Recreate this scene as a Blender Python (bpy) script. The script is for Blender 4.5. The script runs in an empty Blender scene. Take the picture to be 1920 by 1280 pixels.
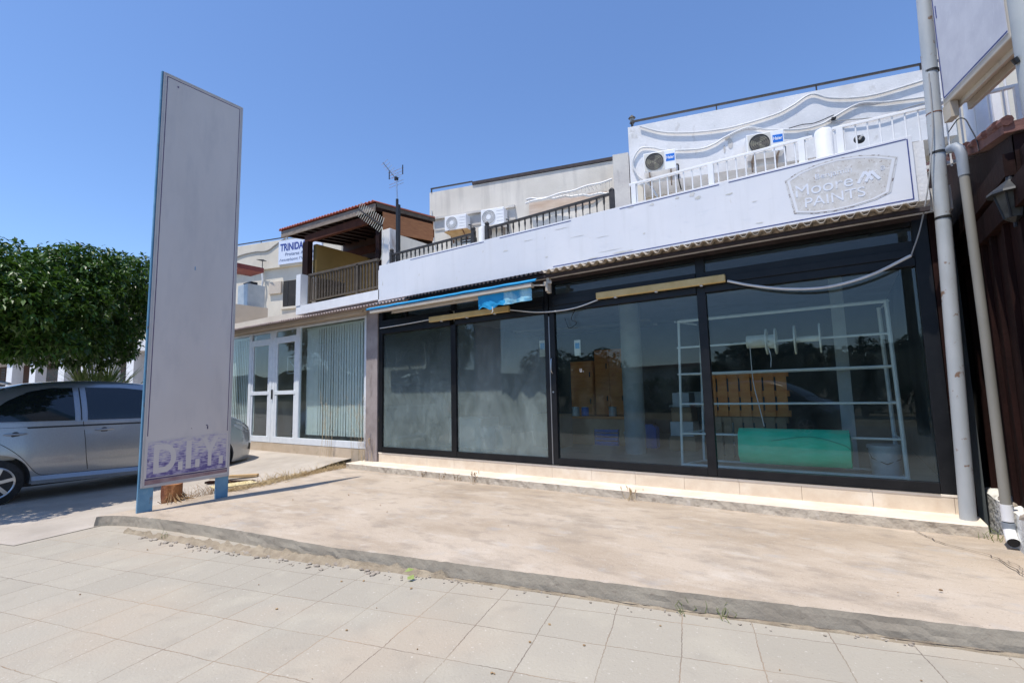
import bpy, bmesh, math, random
from math import sin, cos, pi, radians
from mathutils import Vector, Matrix, noise
random.seed(7)
sc = bpy.context.scene
COL = sc.collection

# ------------------------------------------------------------------ camera
cam = bpy.data.cameras.new('camera'); co = bpy.data.objects.new('camera', cam); COL.objects.link(co)
cam.sensor_width = 36; cam.lens = 17.006; cam.clip_start = .05; cam.clip_end = 3000
YAW, PITCH, ROLL = radians(-34.2), radians(6.06), radians(1.29)
F = Vector((sin(YAW)*cos(PITCH), cos(YAW)*cos(PITCH), sin(PITCH)))
r0 = Vector((cos(YAW), -sin(YAW), 0)); d0 = F.cross(r0)
Rt = cos(ROLL)*r0 + sin(ROLL)*d0; Dn = -sin(ROLL)*r0 + cos(ROLL)*d0
m3 = Matrix((Rt, -Dn, -F)).transposed()
co.matrix_world = Matrix.Translation((0, 0, 1.42)) @ m3.to_4x4()
sc.camera = co

# ------------------------------------------------------------------ light
SUN_DIR = Vector((-.42, -1.87, 5.55)).normalized()
ELEV = math.asin(SUN_DIR.z); AZ = math.atan2(SUN_DIR.x, SUN_DIR.y)
w = bpy.data.worlds.new('World'); sc.world = w; w.use_nodes = True
nt = w.node_tree; bg = nt.nodes['Background']
sky = nt.nodes.new('ShaderNodeTexSky'); sky.sky_type = 'NISHITA'; sky.sun_disc = False
sky.sun_elevation = ELEV; sky.sun_rotation = AZ
sky.altitude = 0; sky.air_density = 1.0; sky.dust_density = .35; sky.ozone_density = 3.0
tint = nt.nodes.new('ShaderNodeMix'); tint.data_type = 'RGBA'; tint.blend_type = 'MULTIPLY'; tint.inputs[0].default_value = 1
tint.inputs[7].default_value = (.84, .95, 1.12, 1); nt.links.new(sky.outputs[0], tint.inputs[6]); nt.links.new(tint.outputs[2], bg.inputs[0]); bg.inputs[1].default_value = .128
sl = bpy.data.lights.new('sun', 'SUN'); sl.energy = 3.5; sl.angle = radians(.5); sl.color = (1, .94, .85)
so = bpy.data.objects.new('sun', sl); COL.objects.link(so)
so.rotation_euler = SUN_DIR.to_track_quat('Z', 'Y').to_euler()
sc.view_settings.view_transform = 'Standard'; sc.view_settings.look = 'None'
sc.view_settings.exposure = 0.56; sc.view_settings.gamma = 1
sc.cycles.max_bounces = 8; sc.cycles.transparent_max_bounces = 16

# ------------------------------------------------------------------ materials
MATS = {}
def mat(name, col, col2=None, scale=4, lo=.35, hi=.65, rough=.7, metal=0, bump=0, bscale=40, spots=None,
        stretch=(1, 1, 1), spec=.5, rough2=None, detail=6, layers=(), coat=0, bdist=.01):
    """layers: list of (colour, scale, lo, hi, strength, stretch)"""
    if name in MATS: return MATS[name]
    m = bpy.data.materials.new(name); m.use_nodes = True; MATS[name] = m
    n = m.node_tree.nodes; L = m.node_tree.links; b = n['Principled BSDF']
    b.inputs['Roughness'].default_value = rough; b.inputs['Metallic'].default_value = metal
    b.inputs['Specular IOR Level'].default_value = spec
    if coat: b.inputs['Coat Weight'].default_value = coat; b.inputs['Coat Roughness'].default_value = .05
    tc = n.new('ShaderNodeTexCoord')
    def nz(sc_, st, lo_, hi_, det=detail):
        mp = n.new('ShaderNodeMapping'); mp.inputs['Scale'].default_value = st
        mp.inputs['Location'].default_value = (random.uniform(0, 9), random.uniform(0, 9), random.uniform(0, 9))
        L.new(tc.outputs['Object'], mp.inputs[0])
        t = n.new('ShaderNodeTexNoise'); t.inputs['Scale'].default_value = sc_; t.inputs['Detail'].default_value = det
        t.inputs['Roughness'].default_value = .6
        L.new(mp.outputs[0], t.inputs['Vector'])
        r = n.new('ShaderNodeMapRange'); r.inputs[1].default_value = lo_; r.inputs[2].default_value = hi_
        L.new(t.outputs[0], r.inputs[0]); return r.outputs[0]
    out = None
    def mix(fac, a, c, strength=1.0):
        x = n.new('ShaderNodeMix'); x.data_type = 'RGBA'
        if strength != 1.0:
            mm = n.new('ShaderNodeMath'); mm.operation = 'MULTIPLY'; mm.inputs[1].default_value = strength
            L.new(fac, mm.inputs[0]); fac = mm.outputs[0]
        L.new(fac, x.inputs[0])
        if isinstance(a, tuple): x.inputs[6].default_value = (*a, 1)
        else: L.new(a, x.inputs[6])
        x.inputs[7].default_value = (*c, 1)
        return x.outputs[2]
    out = tuple(col)
    if col2: out = mix(nz(scale, stretch, lo, hi), out, tuple(col2))
    for (c, s_, lo_, hi_, stg, st) in layers:
        out = mix(nz(s_, st, lo_, hi_), out, tuple(c), stg)
    if isinstance(out, tuple): b.inputs['Base Color'].default_value = (*out, 1)
    else: L.new(out, b.inputs['Base Color'])
    if bump:
        t = n.new('ShaderNodeTexNoise'); t.inputs['Scale'].default_value = bscale; t.inputs['Detail'].default_value = 8
        L.new(tc.outputs['Object'], t.inputs['Vector'])
        bp = n.new('ShaderNodeBump'); bp.inputs['Strength'].default_value = bump; bp.inputs['Distance'].default_value = bdist
        L.new(t.outputs[0], bp.inputs['Height']); L.new(bp.outputs[0], b.inputs['Normal'])
    if rough2 is not None:
        r = nz(scale*2, stretch, .3, .7); rr = n.new('ShaderNodeMapRange')
        rr.inputs[3].default_value = rough; rr.inputs[4].default_value = rough2
        L.new(r, rr.inputs[0]); L.new(rr.outputs[0], b.inputs['Roughness'])
    return m
S1 = (1, 1, 1)
M_slab = mat('concrete_slab', (.405, .328, .25), (.47, .395, .315), scale=1.1, lo=.3, hi=.7, rough=.9, bump=.35, bscale=55,
    layers=[((.27, .205, .14), .8, .46, .66, .6, (.8, 1.8, 1)), ((.21, .175, .14), 1.5, .54, .70, .5, (.9, 1.7, 1)), ((.24, .20, .165), 4.2, .53, .64, .38, (.8, 1.6, 1)), ((.56, .50, .43), 3.4, .58, .72, .45, (.8, 1.7, 1)), ((.54, .48, .41), 2.1, .58, .75, .6, (1, 1.6, 1)),
            ((.22, .17, .13), 75, .60, .68, .6, S1), ((.62, .56, .48), 110, .60, .68, .5, S1), ((.56, .51, .44), 26, .63, .74, .45, S1), ((.36,.35,.34), 3.1, .58, .7, .4, (1,1.5,1))])
M_slabedge = mat('shaded_concrete_edge', (.26, .225, .175), (.34, .30, .235), scale=3, rough=.95, bump=.4, bscale=60, bdist=.008,  # shading put into the edge colour, kept darker than the slab top
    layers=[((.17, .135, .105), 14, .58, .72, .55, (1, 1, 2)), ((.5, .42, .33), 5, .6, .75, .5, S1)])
M_drive = mat('driveway_concrete', (.34, .30, .255), (.45, .40, .345), scale=1.2, rough=.92, bump=.4, bscale=40,
    layers=[((.32, .27, .22), 2.6, .55, .75, .5, (2, 1, 1)), ((.22, .19, .16), 45, .62, .75, .4, S1)])
M_step = mat('step_screed', (.62, .52, .42), (.74, .65, .54), scale=3, rough=.9, bump=.3, bscale=60,
    layers=[((.45, .36, .27), 5, .58, .72, .4, S1)])
M_stepface = mat('step_rough_face', (.42, .36, .28), (.56, .49, .39), scale=4, rough=.95, bump=.5, bscale=30, bdist=.02,
    layers=[((.2, .16, .12), 9, .55, .68, .6, S1), ((.6, .55, .48), 6, .6, .7, .5, (2, 1, 1))])
M_tilebase = mat('marble_plinth', (.68, .56, .42), (.77, .66, .51), scale=6, rough=.45, bump=.05, layers=[((.62, .45, .32), 40, .58, .7, .4, S1), ((.88, .80, .68), 2.5, .55, .7, .6, S1)])
M_ledge = mat('marble_ledge', (.84, .74, .60), (.88, .80, .68), scale=5, rough=.4)
M_black = mat('black_aluminium', (.006, .0065, .008), (.011, .0115, .013), scale=8, rough=.42, spec=.3, bump=.03, layers=[((.08, .075, .07), 30, .66, .8, .35, S1)])
M_blackiron = mat('black_iron_paint', (.02, .018, .017), (.045, .038, .033), scale=12, rough=.5)
M_white = mat('fascia_white', (.70, .71, .74), (.76, .76, .78), scale=1.2, rough=.42, spec=.5, layers=[((.62, .64, .68), 5, .6, .72, .35, (1, 1, 3)), ((.60, .60, .60), 3, .52, .75, .35, (3, 1, .25)), ((.55, .52, .45), 14, .66, .72, .5, (1, 1, .4))])
M_wwall = mat('white_render', (.70, .70, .70), (.78, .77, .77), scale=1.5, rough=.9, bump=.4, bscale=30,
    layers=[((.50, .48, .46), 1.3, .5, .72, .6, (1, 1, .6)), ((.42, .39, .35), 5, .6, .72, .55, (1, 1, .5)), ((.84, .83, .83), 9, .58, .7, .6, S1)])
M_cream = mat('cream_render', (.63, .57, .47), (.72, .66, .55), scale=1.2, rough=.9, bump=.3, bscale=30,
    layers=[((.50, .44, .37), 1.8, .55, .75, .5, (1, 1, .3)), ((.4, .36, .3), 7, .62, .74, .35, (1, 1, .25))])
M_greywall = mat('weathered_grey_render', (.50, .47, .44), (.60, .57, .52), scale=2, rough=.92, bump=.5, bscale=25, layers=[((.33, .31, .29), 7, .55, .7, .5, (1, 1, .4))])
M_beige = mat('beige_render', (.50, .43, .35), (.58, .5, .41), scale=1.5, rough=.9, bump=.2)
M_whitepaint = mat('white_paint', (.78, .78, .78), (.85, .85, .84), scale=6, rough=.5)
M_whitemetal = mat('white_aluminium', (.72, .76, .80), (.8, .83, .86), scale=8, rough=.35, layers=[((.4, .38, .34), 18, .64, .75, .4, (1, 1, .4))])
M_wood = mat('pergola_wood', (.26, .10, .035), (.36, .15, .055), scale=6, rough=.65, stretch=(1, 1, 8), bump=.1)
M_darkwood = mat('dark_stained_wood', (.014, .006, .005), (.026, .010, .008), scale=6, rough=.7, spec=.12, stretch=(3, 3, .6), bump=.3, bscale=20)
M_greywood = mat('weathered_board', (.20, .15, .12), (.32, .26, .21), scale=5, rough=.85, stretch=(1, 6, 6))
M_redtile = mat('clay_tile', (.34, .075, .045), (.46, .13, .08), scale=7, rough=.8, layers=[((.2, .05, .035), 12, .55, .7, .5, S1)])
M_terra = mat('terracotta_edge', (.12, .05, .04), (.19, .08, .06), scale=7, rough=.8, bump=.4)
M_corr = mat('corrugated_sheet', (.36, .30, .235), (.50, .44, .36), scale=4, rough=.9, bump=.3, layers=[((.2, .16, .13), 10, .55, .7, .6, S1)])
M_corrp = mat('corrugated_purple', (.30, .24, .235), (.42, .35, .33), scale=4, rough=.9, layers=[((.2, .15, .14), 10, .55, .7, .6, S1)])
M_darkcan = mat('dark_canopy', (.025, .018, .02), (.05, .035, .035), scale=8, rough=.7)
M_blue = mat('blue_steel_paint', (.09, .23, .36), (.14, .30, .43), scale=5, rough=.5, layers=[((.16, .10, .06), 9, .62, .7, .8, (1, 1, .5)), ((.35, .42, .46), 14, .6, .75, .4, S1)])
M_pylon = mat('pylon_panel', (.57, .52, .485), (.61, .56, .525), scale=.9, rough=.5, stretch=(1, 1.5, 1), spec=.35, layers=[((.55, .52, .51), 4, .5, .8, .4, (1, 2, .6)), ((.42, .40, .40), 2.2, .5, .75, .35, (1, 3, .8)), ((.36, .34, .34), 60, .68, .76, .4, S1)])
M_frame = mat('pylon_frame', (.42, .40, .39), (.5, .47, .45), scale=3, rough=.5, metal=.1, layers=[((.25, .18, .13), 30, .68, .75, .6, S1)])
M_purple = mat('purple_stripe', (.05, .03, .09), (.12, .08, .16), scale=9, rough=.6)
M_mauve = mat('faded_red_stripe', (.24, .14, .15), (.34, .24, .24), scale=9, rough=.6)
M_navy = mat('navy_line', (.02, .03, .16), (.05, .07, .25), scale=7, rough=.5)
M_plastic = mat('ac_white', (.78, .79, .80), (.84, .84, .84), scale=4, rough=.45, layers=[((.6, .58, .54), 5, .6, .75, .3, (1, 1, .3))])
M_acdark = mat('fan_dark', (.10, .09, .075), (.17, .15, .12), scale=8, rough=.6)
M_grille = mat('fan_grille_grey', (.30, .29, .27), (.38, .37, .35), scale=8, rough=.6)
M_tube = mat('cable_duct_white', (.56, .56, .56), (.66, .66, .65), scale=8, rough=.5)
M_awn = mat('awning_blue', (.0, .22, .48), (.01, .30, .58), scale=4, rough=.75)
M_awnpale = mat('awning_faded', (.02, .26, .48), (.34, .58, .64), scale=6, lo=.38, hi=.6, rough=.75, stretch=(1, 1, .6))
M_box = mat('awning_box', (.47, .41, .33), (.56, .50, .42), scale=4, rough=.5, layers=[((.3, .25, .2), 12, .6, .75, .4, S1)])
M_yel = mat('yellowed_plastic', (.52, .36, .13), (.62, .46, .2), scale=5, rough=.45, layers=[((.25, .17, .08), 20, .62, .75, .5, S1)])
M_pole = mat('pole_grey_paint', (.34, .37, .385), (.43, .45, .455), scale=3, rough=.5, stretch=(1, 1, .4), layers=[((.20, .11, .06), 11, .62, .67, .9, S1), ((.6, .62, .63), 4, .5, .7, .4, (1, 1, .3)), ((.36, .36, .35), 9, .56, .72, .4, (1, 1, .4))])
M_pipe = mat('pvc_pipe', (.23, .22, .19), (.29, .275, .235), scale=3, rough=.6, stretch=(1, 1, .4), layers=[((.26, .24, .2), 8, .55, .75, .4, S1)])
M_pvcdark = mat('pvc_elbow', (.22, .25, .29), (.28, .31, .34), scale=5, rough=.55)
M_strap = mat('black_strap', (.012, .012, .012), rough=.6)
M_rust = mat('rusty_steel', (.14, .055, .03), (.23, .10, .05), scale=14, rough=.8)
M_signbox = mat('lightbox_cream', (.50, .44, .35), (.58, .52, .42), scale=3, rough=.5, layers=[((.3, .25, .2), 9, .6, .75, .4, S1)])
M_signface = mat('lightbox_face', (.53, .53, .57), (.61, .61, .64), scale=6, rough=.5, spec=.3, layers=[((.7, .7, .74), 22, .6, .68, .4, (1, 2, .5))])
M_stone = mat('rubble_stone', (.24, .20, .16), (.38, .33, .27), scale=9, rough=.95, bump=.6)
M_dirt = mat('dirt', (.22, .175, .12), (.34, .28, .20), scale=7, rough=1, bump=.8, bscale=60, layers=[((.16, .12, .09), 18, .55, .7, .5, S1)])
M_lowwall = mat('low_wall_white', (.62, .62, .60), (.74, .73, .70), scale=4, rough=.95, bump=1, bscale=22, bdist=.02, layers=[((.4, .36, .3), 8, .6, .7, .5, S1)])
M_dry = mat('dry_straw', (.42, .30, .15), (.60, .47, .27), scale=14, rough=.9)
M_dryd = mat('dry_brown', (.20, .12, .06), (.36, .24, .12), scale=14, rough=.9)
M_weed = mat('green_weed', (.12, .16, .04), (.22, .25, .08), scale=9, rough=.8)
M_asph = mat('asphalt', (.05, .05, .05), (.08, .078, .075), scale=3, rough=.95, bump=.4)
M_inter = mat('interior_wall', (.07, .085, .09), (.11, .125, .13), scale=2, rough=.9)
M_interfloor = mat('interior_floor', (.26, .28, .27), (.34, .35, .33), scale=2, rough=.5)
M_rack = mat('rack_paint', (.60, .64, .62), (.70, .73, .71), scale=8, rough=.5)
M_green = mat('green_roll', (.01, .62, .34), (.03, .72, .42), scale=5, rough=.75, bump=.2, bscale=18, stretch=(1, 1, 3))
M_orange = mat('orange_wood', (.56, .19, .035), (.66, .27, .06), scale=4, rough=.6, stretch=(1, 1, 4))
M_blueplast = mat('blue_plastic', (.02, .14, .60), rough=.4)
M_bucket = mat('bucket_grey', (.45, .49, .52), (.52, .55, .57), scale=6, rough=.4)
M_spool = mat('spool_cream', (.62, .60, .5), (.7, .68, .58), scale=6, rough=.6)
M_tyre = mat('tyre_rubber', (.016, .016, .016), (.03, .03, .03), scale=20, rough=.85)
M_rim = mat('alloy_rim', (.55, .56, .57), rough=.3, metal=.9)
M_carpaint = mat('silver_car_paint', (.34, .36, .38), (.38, .40, .42), scale=60, rough=.33, metal=.65, coat=.9, layers=[((.5, .46, .4), 5, .6, .8, .12, S1)])
M_carpaint2 = mat('dark_car_paint', (.03, .035, .045), rough=.3, metal=.5, coat=.8)
M_dark = mat('dark_trim', (.012, .012, .013), rough=.5)
M_dkglass = mat('tinted_car_glass', (.008, .012, .014), rough=.06, spec=.8)
M_red = mat('red_lens', (.5, .01, .01), rough=.2)
M_trunk = mat('bark', (.09, .06, .045), (.16, .12, .09), scale=12, rough=.95, bump=1, stretch=(1, 1, .3))
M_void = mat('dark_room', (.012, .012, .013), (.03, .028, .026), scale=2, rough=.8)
M_sand = mat('ground_soil', (.10, .095, .06), (.16, .14, .09), scale=.4, rough=1, bump=.3)
M_yboard = mat('yellow_board', (.55, .44, .20), (.62, .54, .34), scale=9, rough=.8)
M_brownpanel = mat('yellow_brown_render', (.24, .155, .045), (.29, .19, .06), scale=2, rough=.85)
M_copper = mat('louver_grey', (.55, .58, .6), rough=.5)
M_blueL = mat('label_blue', (.01, .16, .62), rough=.4)

def leafmat(name, c1, c2, rough=.35):
    m = bpy.data.materials.new(name); m.use_nodes = True
    n = m.node_tree.nodes; L = m.node_tree.links; b = n['Principled BSDF']
    g = n.new('ShaderNodeNewGeometry'); r = n.new('ShaderNodeValToRGB')
    r.color_ramp.elements[0].color = (*c1, 1); r.color_ramp.elements[1].color = (*c2, 1)
    L.new(g.outputs['Random Per Island'], r.inputs[0]); L.new(r.outputs[0], b.inputs['Base Color'])
    b.inputs['Roughness'].default_value = rough
    t = n.new('ShaderNodeBsdfTranslucent'); L.new(r.outputs[0], t.inputs[0])
    mx = n.new('ShaderNodeMixShader'); mx.inputs[0].default_value = .22
    o = n['Material Output']; L.new(b.outputs[0], mx.inputs[1]); L.new(t.outputs[0], mx.inputs[2]); L.new(mx.outputs[0], o.inputs[0])
    return m
M_leaf = leafmat('citrus_leaf', (.016, .05, .008), (.085, .17, .02), .42)
M_leafd = leafmat('far_leaf', (.02, .045, .012), (.05, .09, .03), .6)
M_palm = leafmat('palm_leaf', (.16, .25, .05), (.42, .48, .16), .4)

def glassmat(name, dust, tint=(.8, .86, .86), seed=0.0, dustcol=(.50, .58, .60), lo=.35, hi=.75, refl=1.0, base=0.02, vgrad=None):
    """thin window sheet: see-through + mirror reflection + dusty film"""
    m = bpy.data.materials.new(name); m.use_nodes = True
    n = m.node_tree.nodes; L = m.node_tree.links; n.remove(n['Principled BSDF'])
    tr = n.new('ShaderNodeBsdfTransparent'); tr.inputs[0].default_value = (*tint, 1)
    gl = n.new('ShaderNodeBsdfGlossy'); gl.inputs['Roughness'].default_value = 0.0
    fr = n.new('ShaderNodeFresnel'); ge = n.new('ShaderNodeNewGeometry'); io = n.new('ShaderNodeMapRange')
    io.inputs[3].default_value = 1.52; io.inputs[4].default_value = 1/1.52; L.new(ge.outputs['Backfacing'], io.inputs[0]); L.new(io.outputs[0], fr.inputs[0])
    fm = n.new('ShaderNodeMath'); fm.operation = 'MULTIPLY'; fm.inputs[1].default_value = refl; fm.use_clamp = True
    L.new(fr.outputs[0], fm.inputs[0])
    m1 = n.new('ShaderNodeMixShader'); L.new(fm.outputs[0], m1.inputs[0]); L.new(tr.outputs[0], m1.inputs[1]); L.new(gl.outputs[0], m1.inputs[2])
    df = n.new('ShaderNodeBsdfDiffuse'); df.inputs[0].default_value = (*dustcol, 1)
    tc = n.new('ShaderNodeTexCoord'); mp = n.new('ShaderNodeMapping'); mp.inputs['Location'].default_value = (seed, seed*2, seed*.7)
    mp.inputs['Scale'].default_value = (1.2, 1, .7)
    L.new(tc.outputs['Object'], mp.inputs[0])
    t = n.new('ShaderNodeTexNoise'); t.inputs['Scale'].default_value = 1.9; t.inputs['Detail'].default_value = 5; t.inputs['Distortion'].default_value = 1.2
    L.new(mp.outputs[0], t.inputs['Vector'])
    r = n.new('ShaderNodeMapRange'); r.inputs[1].default_value = lo; r.inputs[2].default_value = hi; r.inputs[3].default_value = base; r.inputs[4].default_value = dust
    L.new(t.outputs[0], r.inputs[0]); fac = r.outputs[0]
    # wiped arcs
    t2 = n.new('ShaderNodeTexNoise'); t2.inputs['Scale'].default_value = 5; t2.inputs['Detail'].default_value = 5; t2.inputs['Distortion'].default_value = .9
    L.new(mp.outputs[0], t2.inputs['Vector'])
    r2 = n.new('ShaderNodeMapRange'); r2.inputs[1].default_value = .45; r2.inputs[2].default_value = .7; r2.inputs[3].default_value = .82; r2.inputs[4].default_value = 1.18
    L.new(t2.outputs[0], r2.inputs[0])
    mu = n.new('ShaderNodeMath'); mu.operation = 'MULTIPLY'; L.new(fac, mu.inputs[0]); L.new(r2.outputs[0], mu.inputs[1]); fac = mu.outputs[0]
    if vgrad:
        sp = n.new('ShaderNodeSeparateXYZ'); L.new(tc.outputs['Object'], sp.inputs[0])
        g = n.new('ShaderNodeMapRange'); g.inputs[1].default_value = vgrad[0]; g.inputs[2].default_value = vgrad[1]; g.inputs[3].default_value = 1; g.inputs[4].default_value = vgrad[2]
        L.new(sp.outputs[2], g.inputs[0])
        mu = n.new('ShaderNodeMath'); mu.operation = 'MULTIPLY'; L.new(fac, mu.inputs[0]); L.new(g.outputs[0], mu.inputs[1]); fac = mu.outputs[0]
    # specks
    t3 = n.new('ShaderNodeTexVoronoi'); t3.inputs['Scale'].default_value = 9; L.new(mp.outputs[0], t3.inputs['Vector'])
    r3 = n.new('ShaderNodeMath'); r3.operation = 'LESS_THAN'; r3.inputs[1].default_value = .07; L.new(t3.outputs['Distance'], r3.inputs[0])
    wn = n.new('ShaderNodeMath'); wn.operation = 'GREATER_THAN'; wn.inputs[1].default_value = .86; L.new(t3.outputs['Color'], wn.inputs[0])
    a = n.new('ShaderNodeMath'); a.operation = 'MULTIPLY'; L.new(r3.outputs[0], a.inputs[0]); L.new(wn.outputs[0], a.inputs[1])
    a2 = n.new('ShaderNodeMath'); a2.operation = 'MULTIPLY'; a2.inputs[1].default_value = .45; L.new(a.outputs[0], a2.inputs[0])
    ad = n.new('ShaderNodeMath'); ad.operation = 'ADD'; ad.use_clamp = True; L.new(fac, ad.inputs[0]); L.new(a2.outputs[0], ad.inputs[1])
    m2 = n.new('ShaderNodeMixShader'); L.new(ad.outputs[0], m2.inputs[0]); L.new(m1.outputs[0], m2.inputs[1]); L.new(df.outputs[0], m2.inputs[2])
    L.new(m2.outputs[0], n['Material Output'].inputs[0])
    return m
G_dusty = glassmat('dusty_glass', .32, seed=3.1, lo=.25, hi=.75, base=.16, vgrad=(1.3, 2.4, .2), dustcol=(.46, .55, .53), tint=(.80, .85, .84))
G_clear = glassmat('shop_glass', .05, seed=8.3, base=.008, vgrad=(.4, 1.2, .4), dustcol=(.36, .48, .5), tint=(.84, .90, .90), refl=.85)
G_top = glassmat('transom_glass', .03, seed=5.5, base=.005, tint=(.4, .45, .5), dustcol=(.3, .36, .42), refl=.9)
G_neigh = glassmat('neighbour_glass', .05, seed=1.7, tint=(.90, .94, .93), base=.01, refl=.9)

# ------------------------------------------------------------------ mesh helpers
class MB:
    def __init__(s): s.v = []; s.f = []
    def quad(s, *p):
        i = len(s.v); s.v += [tuple(q) for q in p]; s.f.append(tuple(range(i, i+len(p)))); return s
    def box(s, x0, x1, y0, y1, z0, z1):
        i = len(s.v)
        s.v += [(x0, y0, z0), (x1, y0, z0), (x1, y1, z0), (x0, y1, z0), (x0, y0, z1), (x1, y0, z1), (x1, y1, z1), (x0, y1, z1)]
        s.f += [tuple(i+k for k in q) for q in ((0, 3, 2, 1), (4, 5, 6, 7), (0, 1, 5, 4), (1, 2, 6, 5), (2, 3, 7, 6), (3, 0, 4, 7))]
        return s
    def bar(s, a, b, w_, h_, up=(0, 0, 1)):
        a = Vector(a); b = Vector(b); d = (b-a).normalized(); u = Vector(up)
        if abs(d.dot(u)) > .95: u = Vector((1, 0, 0))
        r = d.cross(u).normalized(); u = r.cross(d).normalized(); i = len(s.v)
        for p in (a, b):
            for sx, sy in ((-1, -1), (1, -1), (1, 1), (-1, 1)): s.v.append(tuple(p + r*(w_/2*sx) + u*(h_/2*sy)))
        s.f += [tuple(i+k for k in q) for q in ((0, 1, 2, 3), (7, 6, 5, 4), (0, 4, 5, 1), (1, 5, 6, 2), (2, 6, 7, 3), (3, 7, 4, 0))]
        return s
    def tube(s, pts, r, n=8, caps=True):
        pts = [Vector(p) for p in pts]; rs = r if isinstance(r, (list, tuple)) else [r]*len(pts)
        base = len(s.v); prev = None
        for k, p in enumerate(pts):
            d = (pts[min(k+1, len(pts)-1)] - pts[max(k-1, 0)])
            d = d.normalized() if d.length > 1e-9 else Vector((0, 0, 1))
            if prev is None:
                u = Vector((0, 0, 1)) if abs(d.z) < .9 else Vector((1, 0, 0)); u = (u - d*u.dot(d)).normalized()
            else:
                u = prev - d*prev.dot(d); u = u.normalized() if u.length > 1e-6 else Vector((1, 0, 0))
            prev = u; q = d.cross(u)
            for j in range(n):
                a = 2*pi*j/n; s.v.append(tuple(p + (u*cos(a) + q*sin(a))*rs[k]))
        for k in range(len(pts)-1):
            for j in range(n):
                a = base+k*n+j; b = base+k*n+(j+1) % n
                s.f.append((a, b, b+n, a+n))
        if caps:
            s.f.append(tuple(base+j for j in reversed(range(n)))); s.f.append(tuple(base+(len(pts)-1)*n+j for j in range(n)))
        return s
    def prism(s, poly, axis, a, b):
        """extrude polygon (two coords) along axis 'x','y','z' from a to b"""
        def P(p, t): return {'x': (t, p[0], p[1]), 'y': (p[0], t, p[1]), 'z': (p[0], p[1], t)}[axis]
        i = len(s.v); n = len(poly)
        s.v += [P(p, a) for p in poly] + [P(p, b) for p in poly]
        s.f.append(tuple(range(i, i+n))); s.f.append(tuple(reversed(range(i+n, i+2*n))))
        for k in range(n): s.f.append((i+k, i+n+k, i+n+(k+1) % n, i+(k+1) % n))
        return s
    def disc(s, c, nrm, r, n=24, h=.01, r2=None):
        c = Vector(c); nrm = Vector(nrm).normalized()
        return s.tube([c, c+nrm*h], [r, r if r2 is None else r2], n)
    def build(s, name, m, parent=None, smooth=False, bevel=0, fix=True):
        me = bpy.data.meshes.new(name); me.from_pydata(s.v, [], s.f)
        if fix:
            b = bmesh.new(); b.from_mesh(me); bmesh.ops.recalc_face_normals(b, faces=b.faces); b.to_mesh(me); b.free()
        o = bpy.data.objects.new(name, me); COL.objects.link(o)
        if m: me.materials.append(m)
        if smooth:
            for p in me.polygons: p.use_smooth = True
            try: me.set_sharp_from_angle(angle=radians(40))
            except Exception: pass
        if bevel:
            bv = o.modifiers.new('bevel', 'BEVEL'); bv.width = bevel; bv.segments = 2; bv.limit_method = 'ANGLE'
        if parent: o.parent = parent
        return o
def tag(o, label=None, cat=None, group=None, kind=None):
    if label: o['label'] = label
    if cat: o['category'] = cat
    if group: o['group'] = group
    if kind: o['kind'] = kind
    return o
def empty(name, loc=(0, 0, 0), rz=0, label=None, cat=None, group=None):
    o = bpy.data.objects.new(name, None); COL.objects.link(o); o.location = loc; o.rotation_euler = (0, 0, rz)
    o.empty_display_size = .1
    return tag(o, label, cat, group)
def world_parent(child, root):
    """child mesh was written in world coordinates: keep it in place under a moved Empty (no rotation)"""
    for v in child.data.vertices: v.co -= root.location
    child.parent = root; return child
def dup(root, loc=None, rz=None, label=None):
    r = root.copy(); COL.objects.link(r)
    if loc is not None: r.location = loc
    if rz is not None: r.rotation_euler = (0, 0, rz)
    if label: r['label'] = label
    for ch in list(root.children):
        c = ch.copy(); COL.objects.link(c); c.parent = r
        for g in list(ch.children):
            d = g.copy(); COL.objects.link(d); d.parent = c
    return r
def B(name, m, parent, *a, bevel=0):   # one box part
    return MB().box(*a).build(name, m, parent, bevel=bevel)
def text(name, body, m, parent, x0, x1, z0, z1, y, bold=.0, thick=.004, plane='xz', flip=1, shear=0, arc=0):
    c = bpy.data.curves.new(name, 'FONT'); c.body = body; c.size = 1; c.extrude = .01; c.offset = bold; c.shear = shear
    t = bpy.data.objects.new(name, c); COL.objects.link(t)
    dg = bpy.context.evaluated_depsgraph_get(); me = bpy.data.meshes.new_from_object(t.evaluated_get(dg))
    bpy.data.objects.remove(t)
    xs = [v.co.x for v in me.vertices]; ys = [v.co.y for v in me.vertices]
    a, b_, c_, d = min(xs), max(xs), min(ys), max(ys)
    for v in me.vertices:
        u = (v.co.x-a)/(b_-a); q = (v.co.y-c_)/(d-c_); dep = thick if v.co.z > 0 else 0
        X = x0+(x1-x0)*u; Z = z0+(z1-z0)*q + arc*(1-(2*u-1)**2)
        if plane == 'xz': v.co = (X, y-dep, Z)
        else: v.co = (y+dep, X, Z)
    o = bpy.data.objects.new(name, me); COL.objects.link(o); me.materials.clear(); me.materials.append(m)
    bm = bmesh.new(); bm.from_mesh(me); bmesh.ops.recalc_face_normals(bm, faces=bm.faces); bm.to_mesh(me); bm.free()
    if parent: o.parent = parent
    return o
def N(x, y, z=0, s=1): return noise.noise(Vector((x*s, y*s, z*s)))
def lerp(a, b, t): return a+(b-a)*t
def catenary(a, b, sag, n=16):
    a = Vector(a); b = Vector(b)
    return [a.lerp(b, k/n) - Vector((0, 0, sag*4*(k/n)*(1-k/n))) for k in range(n+1)]
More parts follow.
